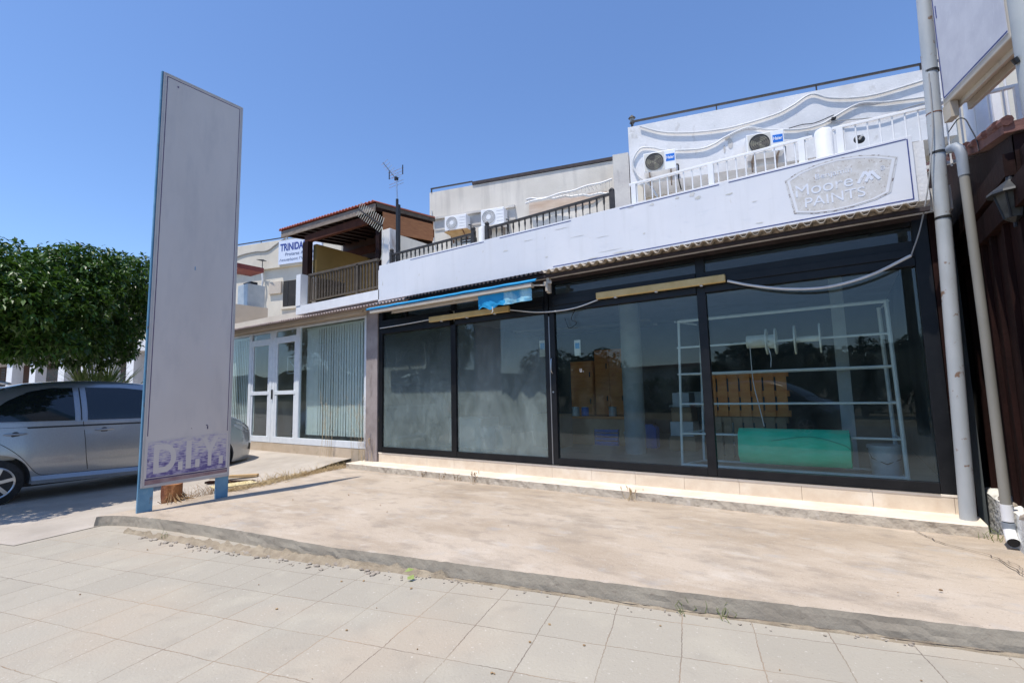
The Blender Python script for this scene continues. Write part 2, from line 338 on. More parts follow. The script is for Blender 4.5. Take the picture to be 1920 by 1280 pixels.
def curve(pts, n=8):
    """catmull-rom through points"""
    P = [Vector(p) for p in pts]; P = [P[0]*2-P[1]] + P + [P[-1]*2-P[-2]]; out = []
    for i in range(1, len(P)-2):
        for k in range(n):
            t = k/n
            out.append(.5*((2*P[i]) + (P[i+1]-P[i-1])*t + (2*P[i-1]-5*P[i]+4*P[i+1]-P[i+2])*t*t + (3*P[i]-P[i-1]-3*P[i+1]+P[i+2])*t**3))
    out.append(P[-2]); return out

# ================================================================== GROUND
GA = radians(14.26); GU = Vector((cos(GA), sin(GA), 0)); GV = Vector((-sin(GA), cos(GA), 0)); GO = Vector((-4.318, 1.869, 0))
def street(s, t, z=0): p = GO + GU*s + GV*t; return (p.x, p.y, z)
# soil / far ground
m_ = MB(); m_.quad((-900, -900, -.16), (900, -900, -.16), (900, 900, -.16), (-900, 900, -.16)); tag(m_.build('ground', M_sand), kind='structure')
# road behind the camera
m_ = MB(); m_.quad(street(-90, -13.5, -.12), street(90, -13.5, -.12), street(90, -3.6, -.12), street(-90, -3.6, -.12)); tag(m_.build('road', M_asph), kind='structure')
m_ = MB()
for k in range(90):
    a = -40+k*1.0; m_.bar(street(a, -3.52, -.06), street(a+.98, -3.52, -.06), .15, .14)
tag(m_.build('kerb', M_stepface), kind='structure')
# paving
pm = bpy.data.materials.new('paving_tiles'); pm.use_nodes = True
n = pm.node_tree.nodes; L = pm.node_tree.links; b = n['Principled BSDF']; b.inputs['Roughness'].default_value = .88
tc = n.new('ShaderNodeTexCoord'); br = n.new('ShaderNodeTexBrick')
nd = n.new('ShaderNodeTexNoise'); nd.inputs['Scale'].default_value = 3; nd.inputs['Detail'].default_value = 5
sub = n.new('ShaderNodeVectorMath'); sub.operation = 'SUBTRACT'; sub.inputs[1].default_value = (.5, .5, .5)
scl = n.new('ShaderNodeVectorMath'); scl.operation = 'SCALE'; scl.inputs['Scale'].default_value = .03
add = n.new('ShaderNodeVectorMath'); L.new(tc.outputs['Object'], nd.inputs['Vector']); L.new(nd.outputs['Color'], sub.inputs[0]); L.new(sub.outputs[0], scl.inputs[0])
L.new(scl.outputs[0], add.inputs[0]); L.new(tc.outputs['Object'], add.inputs[1])
ndb = n.new('ShaderNodeTexNoise'); ndb.inputs['Scale'].default_value = 38; ndb.inputs['Detail'].default_value = 4; L.new(tc.outputs['Object'], ndb.inputs['Vector'])
sub2 = n.new('ShaderNodeVectorMath'); sub2.operation = 'SUBTRACT'; sub2.inputs[1].default_value = (.5, .5, .5); L.new(ndb.outputs['Color'], sub2.inputs[0])
sc2 = n.new('ShaderNodeVectorMath'); sc2.operation = 'SCALE'; sc2.inputs['Scale'].default_value = .014; L.new(sub2.outputs[0], sc2.inputs[0])
ad2 = n.new('ShaderNodeVectorMath'); L.new(add.outputs[0], ad2.inputs[0]); L.new(sc2.outputs[0], ad2.inputs[1]); L.new(ad2.outputs[0], br.inputs['Vector'])
br.offset = 0; br.squash = 1; br.inputs['Scale'].default_value = 1; br.inputs['Brick Width'].default_value = .40; br.inputs['Row Height'].default_value = .40
br.inputs['Mortar Size'].default_value = .0035; br.inputs['Mortar Smooth'].default_value = .6; br.inputs['Bias'].default_value = 0
br.inputs['Color1'].default_value = (.335, .303, .248, 1); br.inputs['Color2'].default_value = (.365, .33, .27, 1); br.inputs['Mortar'].default_value = (.24, .2, .15, 1)
def nz_(scale, lo, hi, st=(1, 1, 1), det=6):
    mp = n.new('ShaderNodeMapping'); mp.inputs['Scale'].default_value = st; L.new(tc.outputs['Object'], mp.inputs[0])
    t = n.new('ShaderNodeTexNoise'); t.inputs['Scale'].default_value = scale; t.inputs['Detail'].default_value = det; L.new(mp.outputs[0], t.inputs['Vector'])
    r = n.new('ShaderNodeMapRange'); r.inputs[1].default_value = lo; r.inputs[2].default_value = hi; L.new(t.outputs[0], r.inputs[0]); return r.outputs[0]
def mx_(fac, a, c, s=1):
    q = n.new('ShaderNodeMath'); q.operation = 'MULTIPLY'; q.inputs[1].default_value = s; L.new(fac, q.inputs[0])
    x = n.new('ShaderNodeMix'); x.data_type = 'RGBA'; L.new(q.outputs[0], x.inputs[0]); L.new(a, x.inputs[6]); x.inputs[7].default_value = (*c, 1); return x.outputs[2]
o_ = mx_(nz_(.7, .5, .68), br.outputs['Color'], (.43, .34, .25), .4)
o_ = mx_(nz_(2.2, .52, .72), o_, (.43, .39, .31), .5)
o_ = mx_(nz_(5, .58, .72), o_, (.24, .215, .18), .25)
o_ = mx_(nz_(70, .62, .72), o_, (.2, .17, .14), .4)
o_ = mx_(nz_(40, .64, .72), o_, (.66, .62, .56), .4)
# dirt fills some joints so that lines come and go
dj = n.new('ShaderNodeMix'); dj.data_type = 'RGBA'; q = n.new('ShaderNodeMath'); q.operation = 'MULTIPLY'
L.new(br.outputs['Fac'], q.inputs[0]); L.new(nz_(1.5, .40, .62), q.inputs[1]); L.new(q.outputs[0], dj.inputs[0]); L.new(o_, dj.inputs[6])
cmx = n.new('ShaderNodeMix'); cmx.data_type = 'RGBA'; L.new(nz_(.9, .42, .62, (1, 1, 3)), cmx.inputs[0]); cmx.inputs[6].default_value = (.17, .14, .115, 1); cmx.inputs[7].default_value = (.40, .28, .18, 1)
L.new(cmx.outputs[2], dj.inputs[7]); L.new(dj.outputs[2], b.inputs['Base Color'])
bp = n.new('ShaderNodeBump'); bp.inputs['Distance'].default_value = .006; bp.inputs['Strength'].default_value = .6
hn = n.new('ShaderNodeTexNoise'); hn.inputs['Scale'].default_value = 60; hn.inputs['Detail'].default_value = 8; L.new(tc.outputs['Object'], hn.inputs['Vector'])
hm = n.new('ShaderNodeMath'); hm.operation = 'SUBTRACT'; L.new(hn.outputs[0], hm.inputs[0])
hq = n.new('ShaderNodeMath'); hq.operation = 'MULTIPLY'; hq.inputs[1].default_value = 1.2; L.new(q.outputs[0], hq.inputs[0]); L.new(hq.outputs[0], hm.inputs[1])
L.new(hm.outputs[0], bp.inputs['Height']); L.new(bp.outputs[0], b.inputs['Normal'])
m_ = MB(); m_.quad((-45, -3.45, 0), (30, -3.45, 0), (30, 2.2, 0), (-45, 2.2, 0))
o = m_.build('pavement', pm); o.location = GO; o.rotation_euler = (0, 0, GA); tag(o, kind='structure')

# driveway to the left of the slab
def XE(y): return -7.04-(y-1.33)*.25 if y < 2.02 else (-7.22-(y-2.02)*.09 if y < 4 else (-7.40-(y-4)*.27))
def front(x): return 1.33+.2541*(x+7.04)
def hD(x, y):
    t = min(max((y-front(min(x, -7.2))*0-3.2)/2.9, 0), 1); return .006+.23*t*t*(3-2*t)+.004*N(x, y, 0, 1.5)
ss = [0, .25, .5, .8, 1.2, 1.7, 2.3, 3, 4, 5, 6, 7.5, 9, 11, 14, 18, 24, 32, 40]; ts = [i/34 for i in range(35)]
m_ = MB(); nS = len(ss)
for t in ts:
    for s in ss:
        xf = -7.04-s; y = front(xf)+t*(13-front(xf)); x = XE(y)-s+.015; m_.v.append((x, y, hD(x, y)))
for j in range(len(ts)-1):
    for i in range(nS-1): a = j*nS+i; m_.f.append((a, a+1, a+nS+1, a+nS))
o = m_.build('driveway', M_drive, smooth=True); tag(o, kind='structure')
for p in o.data.polygons:
    if p.normal.z < 0: o.data.flip_normals(); break

# forecourt slab
NA, NB = 240, 60
def slabfront(a):
    x = lerp(-7.22, 4.2, a); y = 2.03 + (x+7.22)*.2085 + max(0, x+1)*.03
    return x, y
m_ = MB()
for j in range(NB+1):
    b_ = j/NB
    for i in range(NA+1):
        a = i/NA; xf, yf = slabfront(a)
        xb = lerp(-7.87, 4.2, a); yb = 5.82
        if i == 0 or True:
            y = lerp(yf, yb, b_); x = lerp(xf, xb, b_)
            if a < .3: x = lerp(XE(y), lerp(xf, xb, b_), a/.3) if a > 0 else XE(y)
        z = .112+.025*b_+.004*N(x, y, 0, 1.1)
        if j == 0: y += .006*N(x, 0, 3, 5)+.008*N(x, 0, 7, 31); z -= .003+.010*max(0, N(x, 5, 3, 14))
        m_.v.append((x, y, z))
W = NA+1
for j in range(NB):
    for i in range(NA): a = j*W+i; m_.f.append((a, a+1, a+W+1, a+W))
slab = m_.build('forecourt_slab', M_slab, smooth=False); tag(slab, kind='structure')
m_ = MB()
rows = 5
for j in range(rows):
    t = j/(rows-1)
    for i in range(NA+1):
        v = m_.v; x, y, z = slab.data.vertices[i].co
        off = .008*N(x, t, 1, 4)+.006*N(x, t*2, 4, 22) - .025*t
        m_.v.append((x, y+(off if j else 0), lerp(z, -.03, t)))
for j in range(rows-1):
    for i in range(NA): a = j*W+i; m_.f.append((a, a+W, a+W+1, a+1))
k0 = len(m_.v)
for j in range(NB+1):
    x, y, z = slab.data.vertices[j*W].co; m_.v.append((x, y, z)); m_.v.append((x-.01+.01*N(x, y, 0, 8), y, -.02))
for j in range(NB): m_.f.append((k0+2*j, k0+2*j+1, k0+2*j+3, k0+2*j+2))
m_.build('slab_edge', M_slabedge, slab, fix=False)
# cracks round the foot of the pole and elsewhere
def crack(pts, w_, z, parent, m=M_dark):
    P = curve(pts, 5); mm = MB()
    L_ = []; R_ = []
    for i, p in enumerate(P):
        d = (P[min(i+1, len(P)-1)]-P[max(i-1, 0)]).normalized(); q = Vector((-d.y, d.x, 0)); j = Vector((N(p.x, p.y, 1, 25), N(p.x, p.y, 2, 25), 0))*.03
        ww = w_*(.35+.9*abs(N(p.x, p.y, 5, 12)))
        L_.append(tuple(p+j+q*ww+Vector((0, 0, z)))); R_.append(tuple(p+j-q*ww+Vector((0, 0, z))))
    for i in range(len(P)-1): mm.quad(L_[i], L_[i+1], R_[i+1], R_[i])
    return mm.build('crack', m, parent)
M_crack = mat('crack_dark', (.07, .055, .045), rough=1)
crack([(.42, 5.62, 0), (.52, 5.35, 0), (.66, 5.2, 0), (.80, 5.1, 0), (.86, 4.9, 0), (.93, 4.62, 0), (1.1, 4.4, 0)], .006, .142, slab, M_crack)
crack([(.80, 5.08, 0), (.87, 4.98, 0), (.92, 4.84, 0), (.9, 4.7, 0)], .004, .142, slab, M_crack)
crack([(-5.5, 2.43, 0), (-5.52, 2.6, 0), (-5.46, 2.8, 0)], .002, .121, slab, M_crack)
crack([(x, 2.03+(x+7.22)*.2085+max(0, x+1)*.03-.040, 0) for x in (-2.7, -2.2, -1.7, -1.2, -.7, -.2, .3, .8, 1.3)], .007, .012, slab, M_crack)
# step and its ledge in front of the shop
m_ = MB(); n_ = 160
for i in range(n_+1):
    x = lerp(-7.5, .90, i/n_); wv = .010*N(x, 1, 0, 5)+.006*N(x, 2, 0, 19)
    for (y, z) in ((6.06, .236), (5.655+wv, .236+.003*N(x, 0, 0, 9)), (5.642+wv*1.6, .225), (5.640+.012*N(x, 9, 0, 12), .175), (5.635+.012*N(x, 4, 0, 9), .11)): m_.v.append((x, y, z))
for i in range(n_):
    for k in range(4): a = i*5+k; m_.f.append((a, a+1, a+6, a+5))
step = m_.build('step', M_step, fix=False); tag(step, kind='structure')
step.data.materials.append(M_stepface)
for i, p in enumerate(step.data.polygons): p.material_index = 1 if i % 4 >= 2 else 0
m_ = MB(); m_.box(-7.5, -7.49, 5.66, 6.06, .05, .236); m_.build('step_end', M_stepface, step)
# tiles nearer the pole are patched
# crumbled concrete and stones where slab meets paving
m_ = MB()
def stone(mm, c, r, seed):
    i = len(mm.v); bm = bmesh.new(); bmesh.ops.create_icosphere(bm, subdivisions=1, radius=r)
    sx, sy, sz = random.uniform(.7, 1.4), random.uniform(.7, 1.3), random.uniform(.4, .8)
    for v in bm.verts:
        k = 1+.5*noise.noise(v.co*(1.3/r)+Vector((seed, 0, 0))); mm.v.append((c[0]+v.co.x*sx*k, c[1]+v.co.y*sy*k, c[2]+v.co.z*sz*k))
    for f in bm.faces: mm.f.append(tuple(i+v.index for v in f.verts))
    bm.free()
for k in range(950):
    a = random.random(); x = lerp(-6.2, 1.2, a**1.25)
    dens = .25+.75*max(0, min(1, (1-abs(x+4.4)/2.1)))
    if random.random() > dens: continue
    yf = 2.03+(x+7.22)*.2085+max(0, x+1)*.03-.06
    y = yf-abs(random.gauss(0, .05 if x > -2.8 else .085))+.03; stone(m_, (x, y, .004), random.choice((.005, .007, .009, .012, .018, .026) if x < -3 else (.004, .006, .008, .011)), k)
tag(m_.build('rubble', M_stone), 'crumbled stones lying along the foot of the slab edge', 'rubble', kind='stuff')
m_ = MB(); nn = 200
for i in range(nn+1):
    x = lerp(-6.6, 1.6, i/nn); yf = 2.03+(x+7.22)*.2085+max(0, x+1)*.03-.04
    wd = .022+.10*max(0, min(1, 1-abs(x+4.6)/2.0))+.02*N(x, 0, 0, 4)
    for k in range(5):
        t = k/4; m_.v.append((x, yf-wd*t, .004+(.036*(1-t)**1.1*(1+1.5*N(x*2, t*3, 0, 6)))*(.25 if x > -2.7 else 1)+(0 if k < 4 else -.006)))
for i in range(nn):
    for k in range(4): a = i*5+k; m_.f.append((a, a+1, a+6, a+5))
tag(m_.build('dirt', M_dirt, smooth=True), 'strip of dirt and crumbled mortar at the foot of the slab', 'dirt', kind='stuff')

# ================================================================== SHOP BUILDING
shop = empty('shop_building', (0, 0, 0), 0, 'vacant single storey shop with a wide black framed glass front and long white fascia', 'building')
FY = 6.03
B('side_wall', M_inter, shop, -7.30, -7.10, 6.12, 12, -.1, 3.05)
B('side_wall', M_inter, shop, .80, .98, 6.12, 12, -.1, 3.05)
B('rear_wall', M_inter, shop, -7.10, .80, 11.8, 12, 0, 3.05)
B('floor', M_interfloor, shop, -7.10, .80, 6.10, 11.8, .0, .38)
B('roof_slab', M_wwall, shop, -7.34, .98, 5.98, 12, 3.05, 3.28)
B('parapet', M_wwall, shop, -6.86, .80, 5.80, 5.95, 3.12, 3.70)
B('corner_pier', mat('brown_grey_render', (.26, .22, .21), (.36, .31, .29), scale=3, rough=.9, bump=.5, layers=[((.14, .11, .10), 9, .55, .7, .5, (1, 1, .3))]), shop, -7.40, -7.085, 5.98, 6.115, .1, 3.04)
B('corner_pier', M_darkwood, shop, .79, .90, 5.99, 6.11, .2, 3.04)
B('header', M_darkcan, shop, -7.083, .788, 6.0, 6.10, 3.00, 3.048)
# interior columns
M_col = mat('column_paint', (.30, .33, .33), (.38, .41, .40), scale=3, rough=.8)
MB().tube([(-2.93, 7.9, .38), (-2.93, 7.9, 3.04)], .17, 24).build('column', M_col, shop, smooth=True)
B('column', M_col, shop, -.06, .08, 7.35, 7.5, .38, 3.04)
# plinth tiles
m_ = MB(); x = -7.05
while x < .86:
    x1 = min(x+.60, .88); m_.box(x+.0015, x1-.0015, 5.998, 6.05, .2345, .382); x = x1
m_.build('tile_plinth', M_tilebase, shop)
m_ = MB(); x = -7.06
while x < .86:
    x1 = min(x+1.2, .89); m_.box(x+.001, x1-.001, 5.994, 6.12, .383, .406); x = x1
m_.build('marble_sill', M_ledge, shop, bevel=.003)
B('plinth_core', M_stepface, shop, -7.05, .80, 6.052, 6.10, .1, .382)
# frame
def fr(x0, x1, z0, z1, name='mullion', y0=5.995, y1=6.075): return B(name, M_black, shop, x0, x1, y0, y1, z0, z1, bevel=.003)
fr(-7.07, -6.97, .408, 3.0); fr(.665, .785, .408, 3.0)
fr(-5.30, -5.195, .415, 2.56); fr(-3.505, -3.44, .415, 3.0); fr(-3.425, -3.345, .415, 3.0, y0=6.005); fr(-1.375, -1.275, .415, 3.0)
B('mullion_strip', mat('mill_aluminium', (.33, .33, .33), rough=.4, metal=.7), shop, -3.439, -3.426, 6.0, 6.06, .42, 2.5)
for x0, x1 in ((-6.968, -5.302), (-5.193, -3.507), (-3.343, -1.377), (-1.273, .663)):
    fr(x0, x1, .410, .505, 'bottom_rail', y0=6.0); fr(x0, x1, 2.955, 2.998, 'top_rail', y0=6.0)
    fr(x0, x1, 2.552, 2.80, 'transom', y0=5.975)
    fr(x0, x1, 2.64, 2.72, 'transom_rib', y0=5.955, y1=5.974)
fr(-6.4, -6.36, 2.802, 2.953, y0=6.01); fr(-5.3, -5.22, 2.802, 2.953, y0=6.005)
for i, (x0, x1) in enumerate(((-6.966, -5.304), (-5.191, -3.509), (-3.341, -1.379), (-1.271, .661))):
    B('window_pane', G_dusty if i < 2 else G_clear, shop, x0, x1, 6.036, 6.040, .507, 2.55)
    B('transom_pane', G_top, shop, x0, x1, 6.036, 6.040, 2.802, 2.953)
B('track', M_black, shop, -6.96, .66, 5.985, 5.994, .408, .413)
# door furniture on the double mullion
m_ = MB(); m_.tube(curve([(-3.39, 6.0, 1.9), (-3.39, 5.96, 1.87), (-3.39, 5.955, 1.72), (-3.39, 6.0, 1.68)], 4), .007, 6); m_.build('door_handle', mat('steel', (.6, .6, .6), rough=.3, metal=1), shop)
m_ = MB(); m_.disc((-3.39, 6.003, 1.42), (0, -1, 0), .012, 12, .012); m_.build('lock', MATS['steel'], shop)
# corrugated canopy edges
def corr(name, m, parent, x0, x1, y0, z0, y1, z1, per, amp, th=.008):
    mm = MB(); n2 = int((x1-x0)/per*12)
    for i in range(n2+1):
        x = lerp(x0, x1, i/n2); c = amp*max(-1, min(1, 1.5*cos(2*pi*(x-x0)/per)))
        for (y, z) in ((y0, z0), (y1, z1)):
            j = .003*N(x, y, 0, 6) + (.006*N(x, 3, 0, 1.4) if y == y0 else 0)
            mm.v.append((x, y+(.012*N(x, 7, 0, 2) if y == y0 else 0), z+c+j)); mm.v.append((x, y+(.012*N(x, 7, 0, 2) if y == y0 else 0), z+c+j-th))
    for i in range(n2):
        a = i*4
        mm.f += [(a, a+4, a+6, a+2), (a+1, a+3, a+7, a+5), (a, a+1, a+5, a+4), (a+2, a+6, a+7, a+3)]
    return mm.build(name, m, parent, smooth=False)
corr('canopy_sheet', M_corr, shop, -3.30, .70, 5.60, 3.055, 5.98, 3.095, .118, .019)
corr('canopy_sheet', M_darkcan, shop, -5.99, -3.32, 5.62, 3.06, 5.98, 3.09, .075, .015)
B('canopy_batten', M_darkcan, shop, -5.98, .78, 5.70, 5.74, 2.995, 3.035)
# bracket
m_ = MB(); m_.box(-3.29, -3.245, 5.72, 5.78, 2.78, 3.0); m_.box(-3.33, -3.20, 5.70, 5.72, 2.90, 2.94); m_.tube([(-3.27, 5.7, 2.80), (-3.27, 5.7, 2.9)], .025, 8)
m_.build('awning_bracket', M_box, shop, bevel=.004)
# roof over terrace walls: nothing more; fascia board
fb = empty('fascia_board', (0, 0, 0), 0, 'long blank white fascia board with a faded paint emblem at its right end', 'sign')
m_ = MB(); nn = 30
m_.box(-6.80, .715, 5.765, 5.798, 3.115, 3.765); m_.build('board', M_white, fb, bevel=.003)
m_ = MB(); y = 5.7635
m_.box(-3.2, .685, y-.0012, y+.0012, 3.140, 3.150); m_.box(.675, .685, y-.0015, y+.0009, 3.152, 3.735)
for x0, x1 in ((-6.0, -4.4), (-4.1, -2.9), (-2.2, -1.0), (-.9, .673)): m_.box(x0, x1, y-.0012, y+.0012, 3.733, 3.741)
m_.build('border_line', M_navy, fb)
M_patch = mat('peeled_patch', (.56, .55, .50), (.66, .65, .62), scale=9, rough=.9)
for (cx, cz, sx, sz) in ((-1.47, 3.70, .03, .02), (-1.30, 3.70, .035, .035), (-1.24, 3.64, .04, .02), (-.90, 3.60, .05, .012), (-2.2, 3.17, .16, .012), (-2.6, 3.16, .1, .01), (-2.35, 3.22, .2, .004), (-3.6, 3.6, .09, .006), (-3.05, 3.66, .12, .006), (-2.8, 3.5, .12, .004), (-4.0, 3.52, .05, .012), (-1.78, 3.69, .035, .02), (-2.05, 3.72, .05, .008), (-4.9, 3.35, .03, .003), (-.65, 3.45, .03, .01), (-2.45, 3.42, .1, .003), (-3.3, 3.3, .03, .01), (-.62, 3.2, .05, .008), (-6.70, 3.42, .012, .05), (-1.9, 3.35, .02, .012)):
    k = 18; pts = []; sx *= .8; sz *= .8
    for i in range(k):
        a = 2*pi*i/k; r_ = 1+1.1*N(cx*3+cos(a), cz*3+sin(a), 0, 3.5); pts.append((cx+sx*cos(a)*r_, 5.7637-.0006, cz+sz*sin(a)*r_))
    MB().quad(*pts).build('peeled_patch', M_patch, fb)
# emblem: scraped shield with raised pale outline and lettering
def emb(s):   # outline scaled about the centre
    top = [(-.35, 3.60), (-.22, 3.665), (-.05, 3.70), (.12, 3.712), (.30, 3.69), (.45, 3.65), (.60, 3.585)]
    bot = [(.52, 3.25), (.40, 3.205), (.22, 3.178), (.05, 3.17), (-.12, 3.185), (-.29, 3.225)]
    cx, cz = .12, 3.43
    return [(cx+(x-cx)*s, cz+(z-cz)*s) for x, z in top+bot]
def ring(mm, s0, s1, y0, y1):
    a = emb(s0); b2 = emb(s1)
    for i in range(len(a)):
        j = (i+1) % len(a)
        mm.quad((a[i][0], y0, a[i][1]), (a[j][0], y0, a[j][1]), (b2[j][0], y0, b2[j][1]), (b2[i][0], y0, b2[i][1]))
M_embl = mat('scraped_emblem', (.55, .53, .50), (.64, .63, .62), scale=14, rough=.8, layers=[((.30, .24, .2), 45, .60, .68, .8, S1), ((.74, .74, .75), 30, .56, .66, .8, S1)])
M_emedge = mat('emblem_outline_wear', (.64, .64, .64), (.22, .18, .17), scale=26, lo=.52, hi=.58, rough=.8)
m_ = MB(); m_.quad(*[(x, 5.7622, z) for x, z in emb(.97)]); m_.build('emblem_ground', M_embl, fb)
m_ = MB(); ring(m_, 1.0, .975, 5.7626, 0); m_.build('emblem_outline', M_emedge, fb)
m_ = MB(); ring(m_, .955, .90, 5.7612, 0); m_.build('emblem_band', M_white, fb)
M_let = mat('faded_letter', (.72, .75, .82), (.60, .59, .58), scale=22, rough=.7, lo=.55, hi=.68)
text('lettering', 'Benjamin', M_let, fb, -.075, .235, 3.525, 3.595, 5.7612, .0, .001)
text('lettering', 'Moore', M_let, fb, -.26, .235, 3.395, 3.515, 5.7612, 0, .001)
text('lettering', 'PAINTS', M_let, fb, -.185, .325, 3.265, 3.365, 5.7612, 0, .001)
m_ = MB(); 
for kk, (x0, z0, x1, z1) in enumerate(((.275, 3.405, .335, 3.51), (.335, 3.51, .39, 3.415), (.335, 3.405, .385, 3.50), (.385, 3.50, .445, 3.405))):
    m_.bar((x0, 5.7608-.0004*kk, z0), (x1, 5.7608-.0004*kk, z1), .026, .0006, up=(0, 1, 0))
m_.build('lettering', M_let, fb)
text('lettering', '®', M_let, fb, .455, .495, 3.485, 3.53, 5.7612, 0, .001)

# terrace wall strip and block of the neighbour, white painted
nb = empty('neighbour_shop', (0, 0, 0), 0, 'low neighbouring shop with white aluminium door and windows under corrugated canopy', 'building')
B('terrace_wall', M_whitepaint, nb, -9.46, -6.30, 5.80, 6.02, 3.16, 3.34)
B('terrace_wall', M_whitepaint, nb, -9.46, -9.30, 5.79, 6.9, 3.342, 4.02)
B('roof_slab', M_cream, nb, -13.6, -7.35, 6.03, 11, 3.05, 3.30)
B('side_wall', M_cream, nb, -13.6, -13.4, 6.2, 11, -.1, 3.05)
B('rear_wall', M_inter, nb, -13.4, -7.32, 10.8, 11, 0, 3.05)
B('floor', M_interfloor, nb, -13.4, -7.32, 6.12, 10.8, 0, .42)
B('plinth', mat('plinth_cream', (.50, .40, .29), (.6, .49, .37), scale=3, rough=.9, bump=.4, layers=[((.36, .3, .2), 8, .58, .72, .5, S1)]), nb, -13.6, -7.42, 6.09, 6.22, .05, .425)
B('lintel', M_beige, nb, -13.6, -7.40, 6.085, 6.2, 2.985, 3.05)
NF = lambda x0, x1, z0, z1, nm='window_frame', y0=6.085, y1=6.145: B(nm, M_whitemetal, nb, x0, x1, y0, y1, z0, z1, bevel=.003)
NF(-7.585, -7.42, .43, 2.98); NF(-9.885, -9.75, .43, 2.98); NF(-10.94, -10.83, .43, 2.98); NF(-10.828, -10.70, .43, 2.98, y0=6.09); NF(-11.86, -11.74, .43, 2.98)
NF(-9.748, -7.587, .43, .56); NF(-9.748, -7.587, 2.94, 2.98); NF(-13.6, -11.862, .43, .56); NF(-13.6, -11.862, 2.94, 2.98)
for x0, x1 in ((-11.738, -10.942), (-10.698, -9.887)):
    NF(x0, x1, .43, .56, 'door_frame'); NF(x0, x1, 1.50, 1.585, 'door_frame'); NF(x0, x1, 2.66, 2.80, 'door_frame'); NF(x0, x1, 2.94, 2.98, 'door_frame')
    NF(x0, x0+.07, .56, 2.66, 'door_frame', 6.095, 6.135); NF(x1-.07, x1, .56, 2.66, 'door_frame', 6.095, 6.135)
    B('door_pane', G_neigh, nb, x0+.07, x1-.07, 6.112, 6.116, .56, 1.5); B('door_pane', G_neigh, nb, x0+.07, x1-.07, 6.112, 6.116, 1.585, 2.66); B('door_pane', G_neigh, nb, x0, x1, 6.112, 6.116, 2.80, 2.94)
B('window_pane', G_neigh, nb, -9.75, -7.585, 6.112, 6.116, .56, 2.94); B('window_pane', G_neigh, nb, -13.5, -11.86, 6.112, 6.116, .56, 2.94)
m_ = MB(); m_.box(-10.80, -10.77, 6.06, 6.085, 1.40, 1.62); m_.build('door_handle', M_dark, nb)
corr('canopy_sheet', M_corrp, nb, -12.9, -6.0, 5.66, 3.055, 6.06, 3.13, .085, .013)
B('canopy_fascia', M_beige, nb, -12.9, -7.40, 5.88, 5.92, 2.985, 3.045)
# posters / boards hung behind the glass door
m_ = MB(); 
for a, c in (((-10.55, 2.36), (-10.12, 2.36)), ((-10.55, 1.98), (-10.12, 1.98)), ((-10.55, 1.98), (-10.55, 2.36)), ((-10.08, 1.9), (-10.08, 2.3)), ((-10.45, 2.25), (-10.2, 2.05))):
    m_.bar((a[0], 6.3, a[1]), (c[0], 6.3, c[1]), .02, .02)
tag(m_.build('wire_frame', M_tube), 'small white wire frame hanging inside the right glass door', 'frame')
def blinds(x0, x1, label, seed):
    random.seed(seed); mm = MB(); x = x0
    while x < x1:
        a = -.12+.5*N(x*1.3, seed, 0, 1)+random.uniform(-.06, .06); wd = .042
        dx, dy = wd*cos(a), wd*sin(a); t = random.uniform(-.006, .006)
        mm.quad((x-dx, 6.27-dy, 2.9), (x+dx, 6.27+dy, 2.9), (x+dx+t, 6.27+dy, .62), (x-dx+t, 6.27-dy, .62)); x += .086
    mm.box(x0-.05, x1+.05, 6.25, 6.29, 2.9, 2.94)
    tag(mm.build('vertical_blinds', mat('blind_fabric', (.78, .83, .80), (.84, .87, .85), scale=5, rough=.8)), label, 'blinds')
blinds(-9.70, -7.65, 'open mint green vertical blinds in the window right of the glass door', 4)
blinds(-13.4, -11.9, 'mint green vertical blinds in the window left of the glass doors', 5)

# ================================================================== TERRACE RAILINGS
random.seed(11)
def railing(name, label, m, x0, x1, y, z0, z1, step, posts, bal_r, ornate=False, top=(.045, .035), z1b=None, group=None):
    r = empty(name, (x0, y, 0), 0, label, 'railing', group); L_ = x1-x0; z1b = z1 if z1b is None else z1b
    MB().bar((0, 0, z1), (L_, 0, z1b), *top).build('handrail', m, r, bevel=.004)
    MB().bar((0, 0, z0), (L_, 0, z0), .03, .03).build('bottom_rail', m, r)
    mm = MB()
    if ornate: mm.tube([(0, 0, z0), (0, 0, z0+.06), (0, 0, z0+.1), (0, 0, z1-.14), (0, 0, z1-.08), (0, 0, z1-.02)], [bal_r, bal_r, bal_r*.8, bal_r*.8, bal_r*1.7, bal_r*1.2], 6)
    else: mm.tube([(0, 0, z0), (0, 0, z1-.01)], bal_r, 6)
    b0 = mm.build('baluster', m, r); k = 0; x = step
    while x < L_-.03:
        if all(abs(x-p) > .04 for p in posts):
            o = b0 if k == 0 else b0.copy()
            if k: COL.objects.link(o); o.parent = r
            o.location = (x, 0, (z1b-z1)*x/L_); k += 1
        x += step
    for p in posts:
        mm = MB(); mm.box(p-.03, p+.03, -.03, .03, z0-.1, z1+(.05 if ornate else 0)+(z1b-z1)*p/L_)
        if ornate: mm.tube([(p, 0, z1+.05), (p, 0, z1+.09), (p, 0, z1+.12)], [.03, .04, .012], 8)
        mm.build('post', m, r)
    return r
railing('terrace_railing', 'short black iron railing between the aerial mast and the white pillar', M_blackiron, -6.76, -4.76, 6.0, 3.50, 4.01, .107, (0.03, 1.97), .010, True)
railing('terrace_railing', 'long black iron railing right of the white pillar ending at the grey wall end', M_blackiron, -4.54, -2.36, 6.0, 3.50, 4.03, .107, (.03, 2.15), .010, True, z1b=4.07)
railing('terrace_railing', 'white metal railing above the middle of the fascia in front of the first outdoor unit', M_whitepaint, -2.14, -.07, 6.0, 3.50, 4.12, .10, (.06, 1.02, 1.96), .008, False, (.035, .03), z1b=4.11)
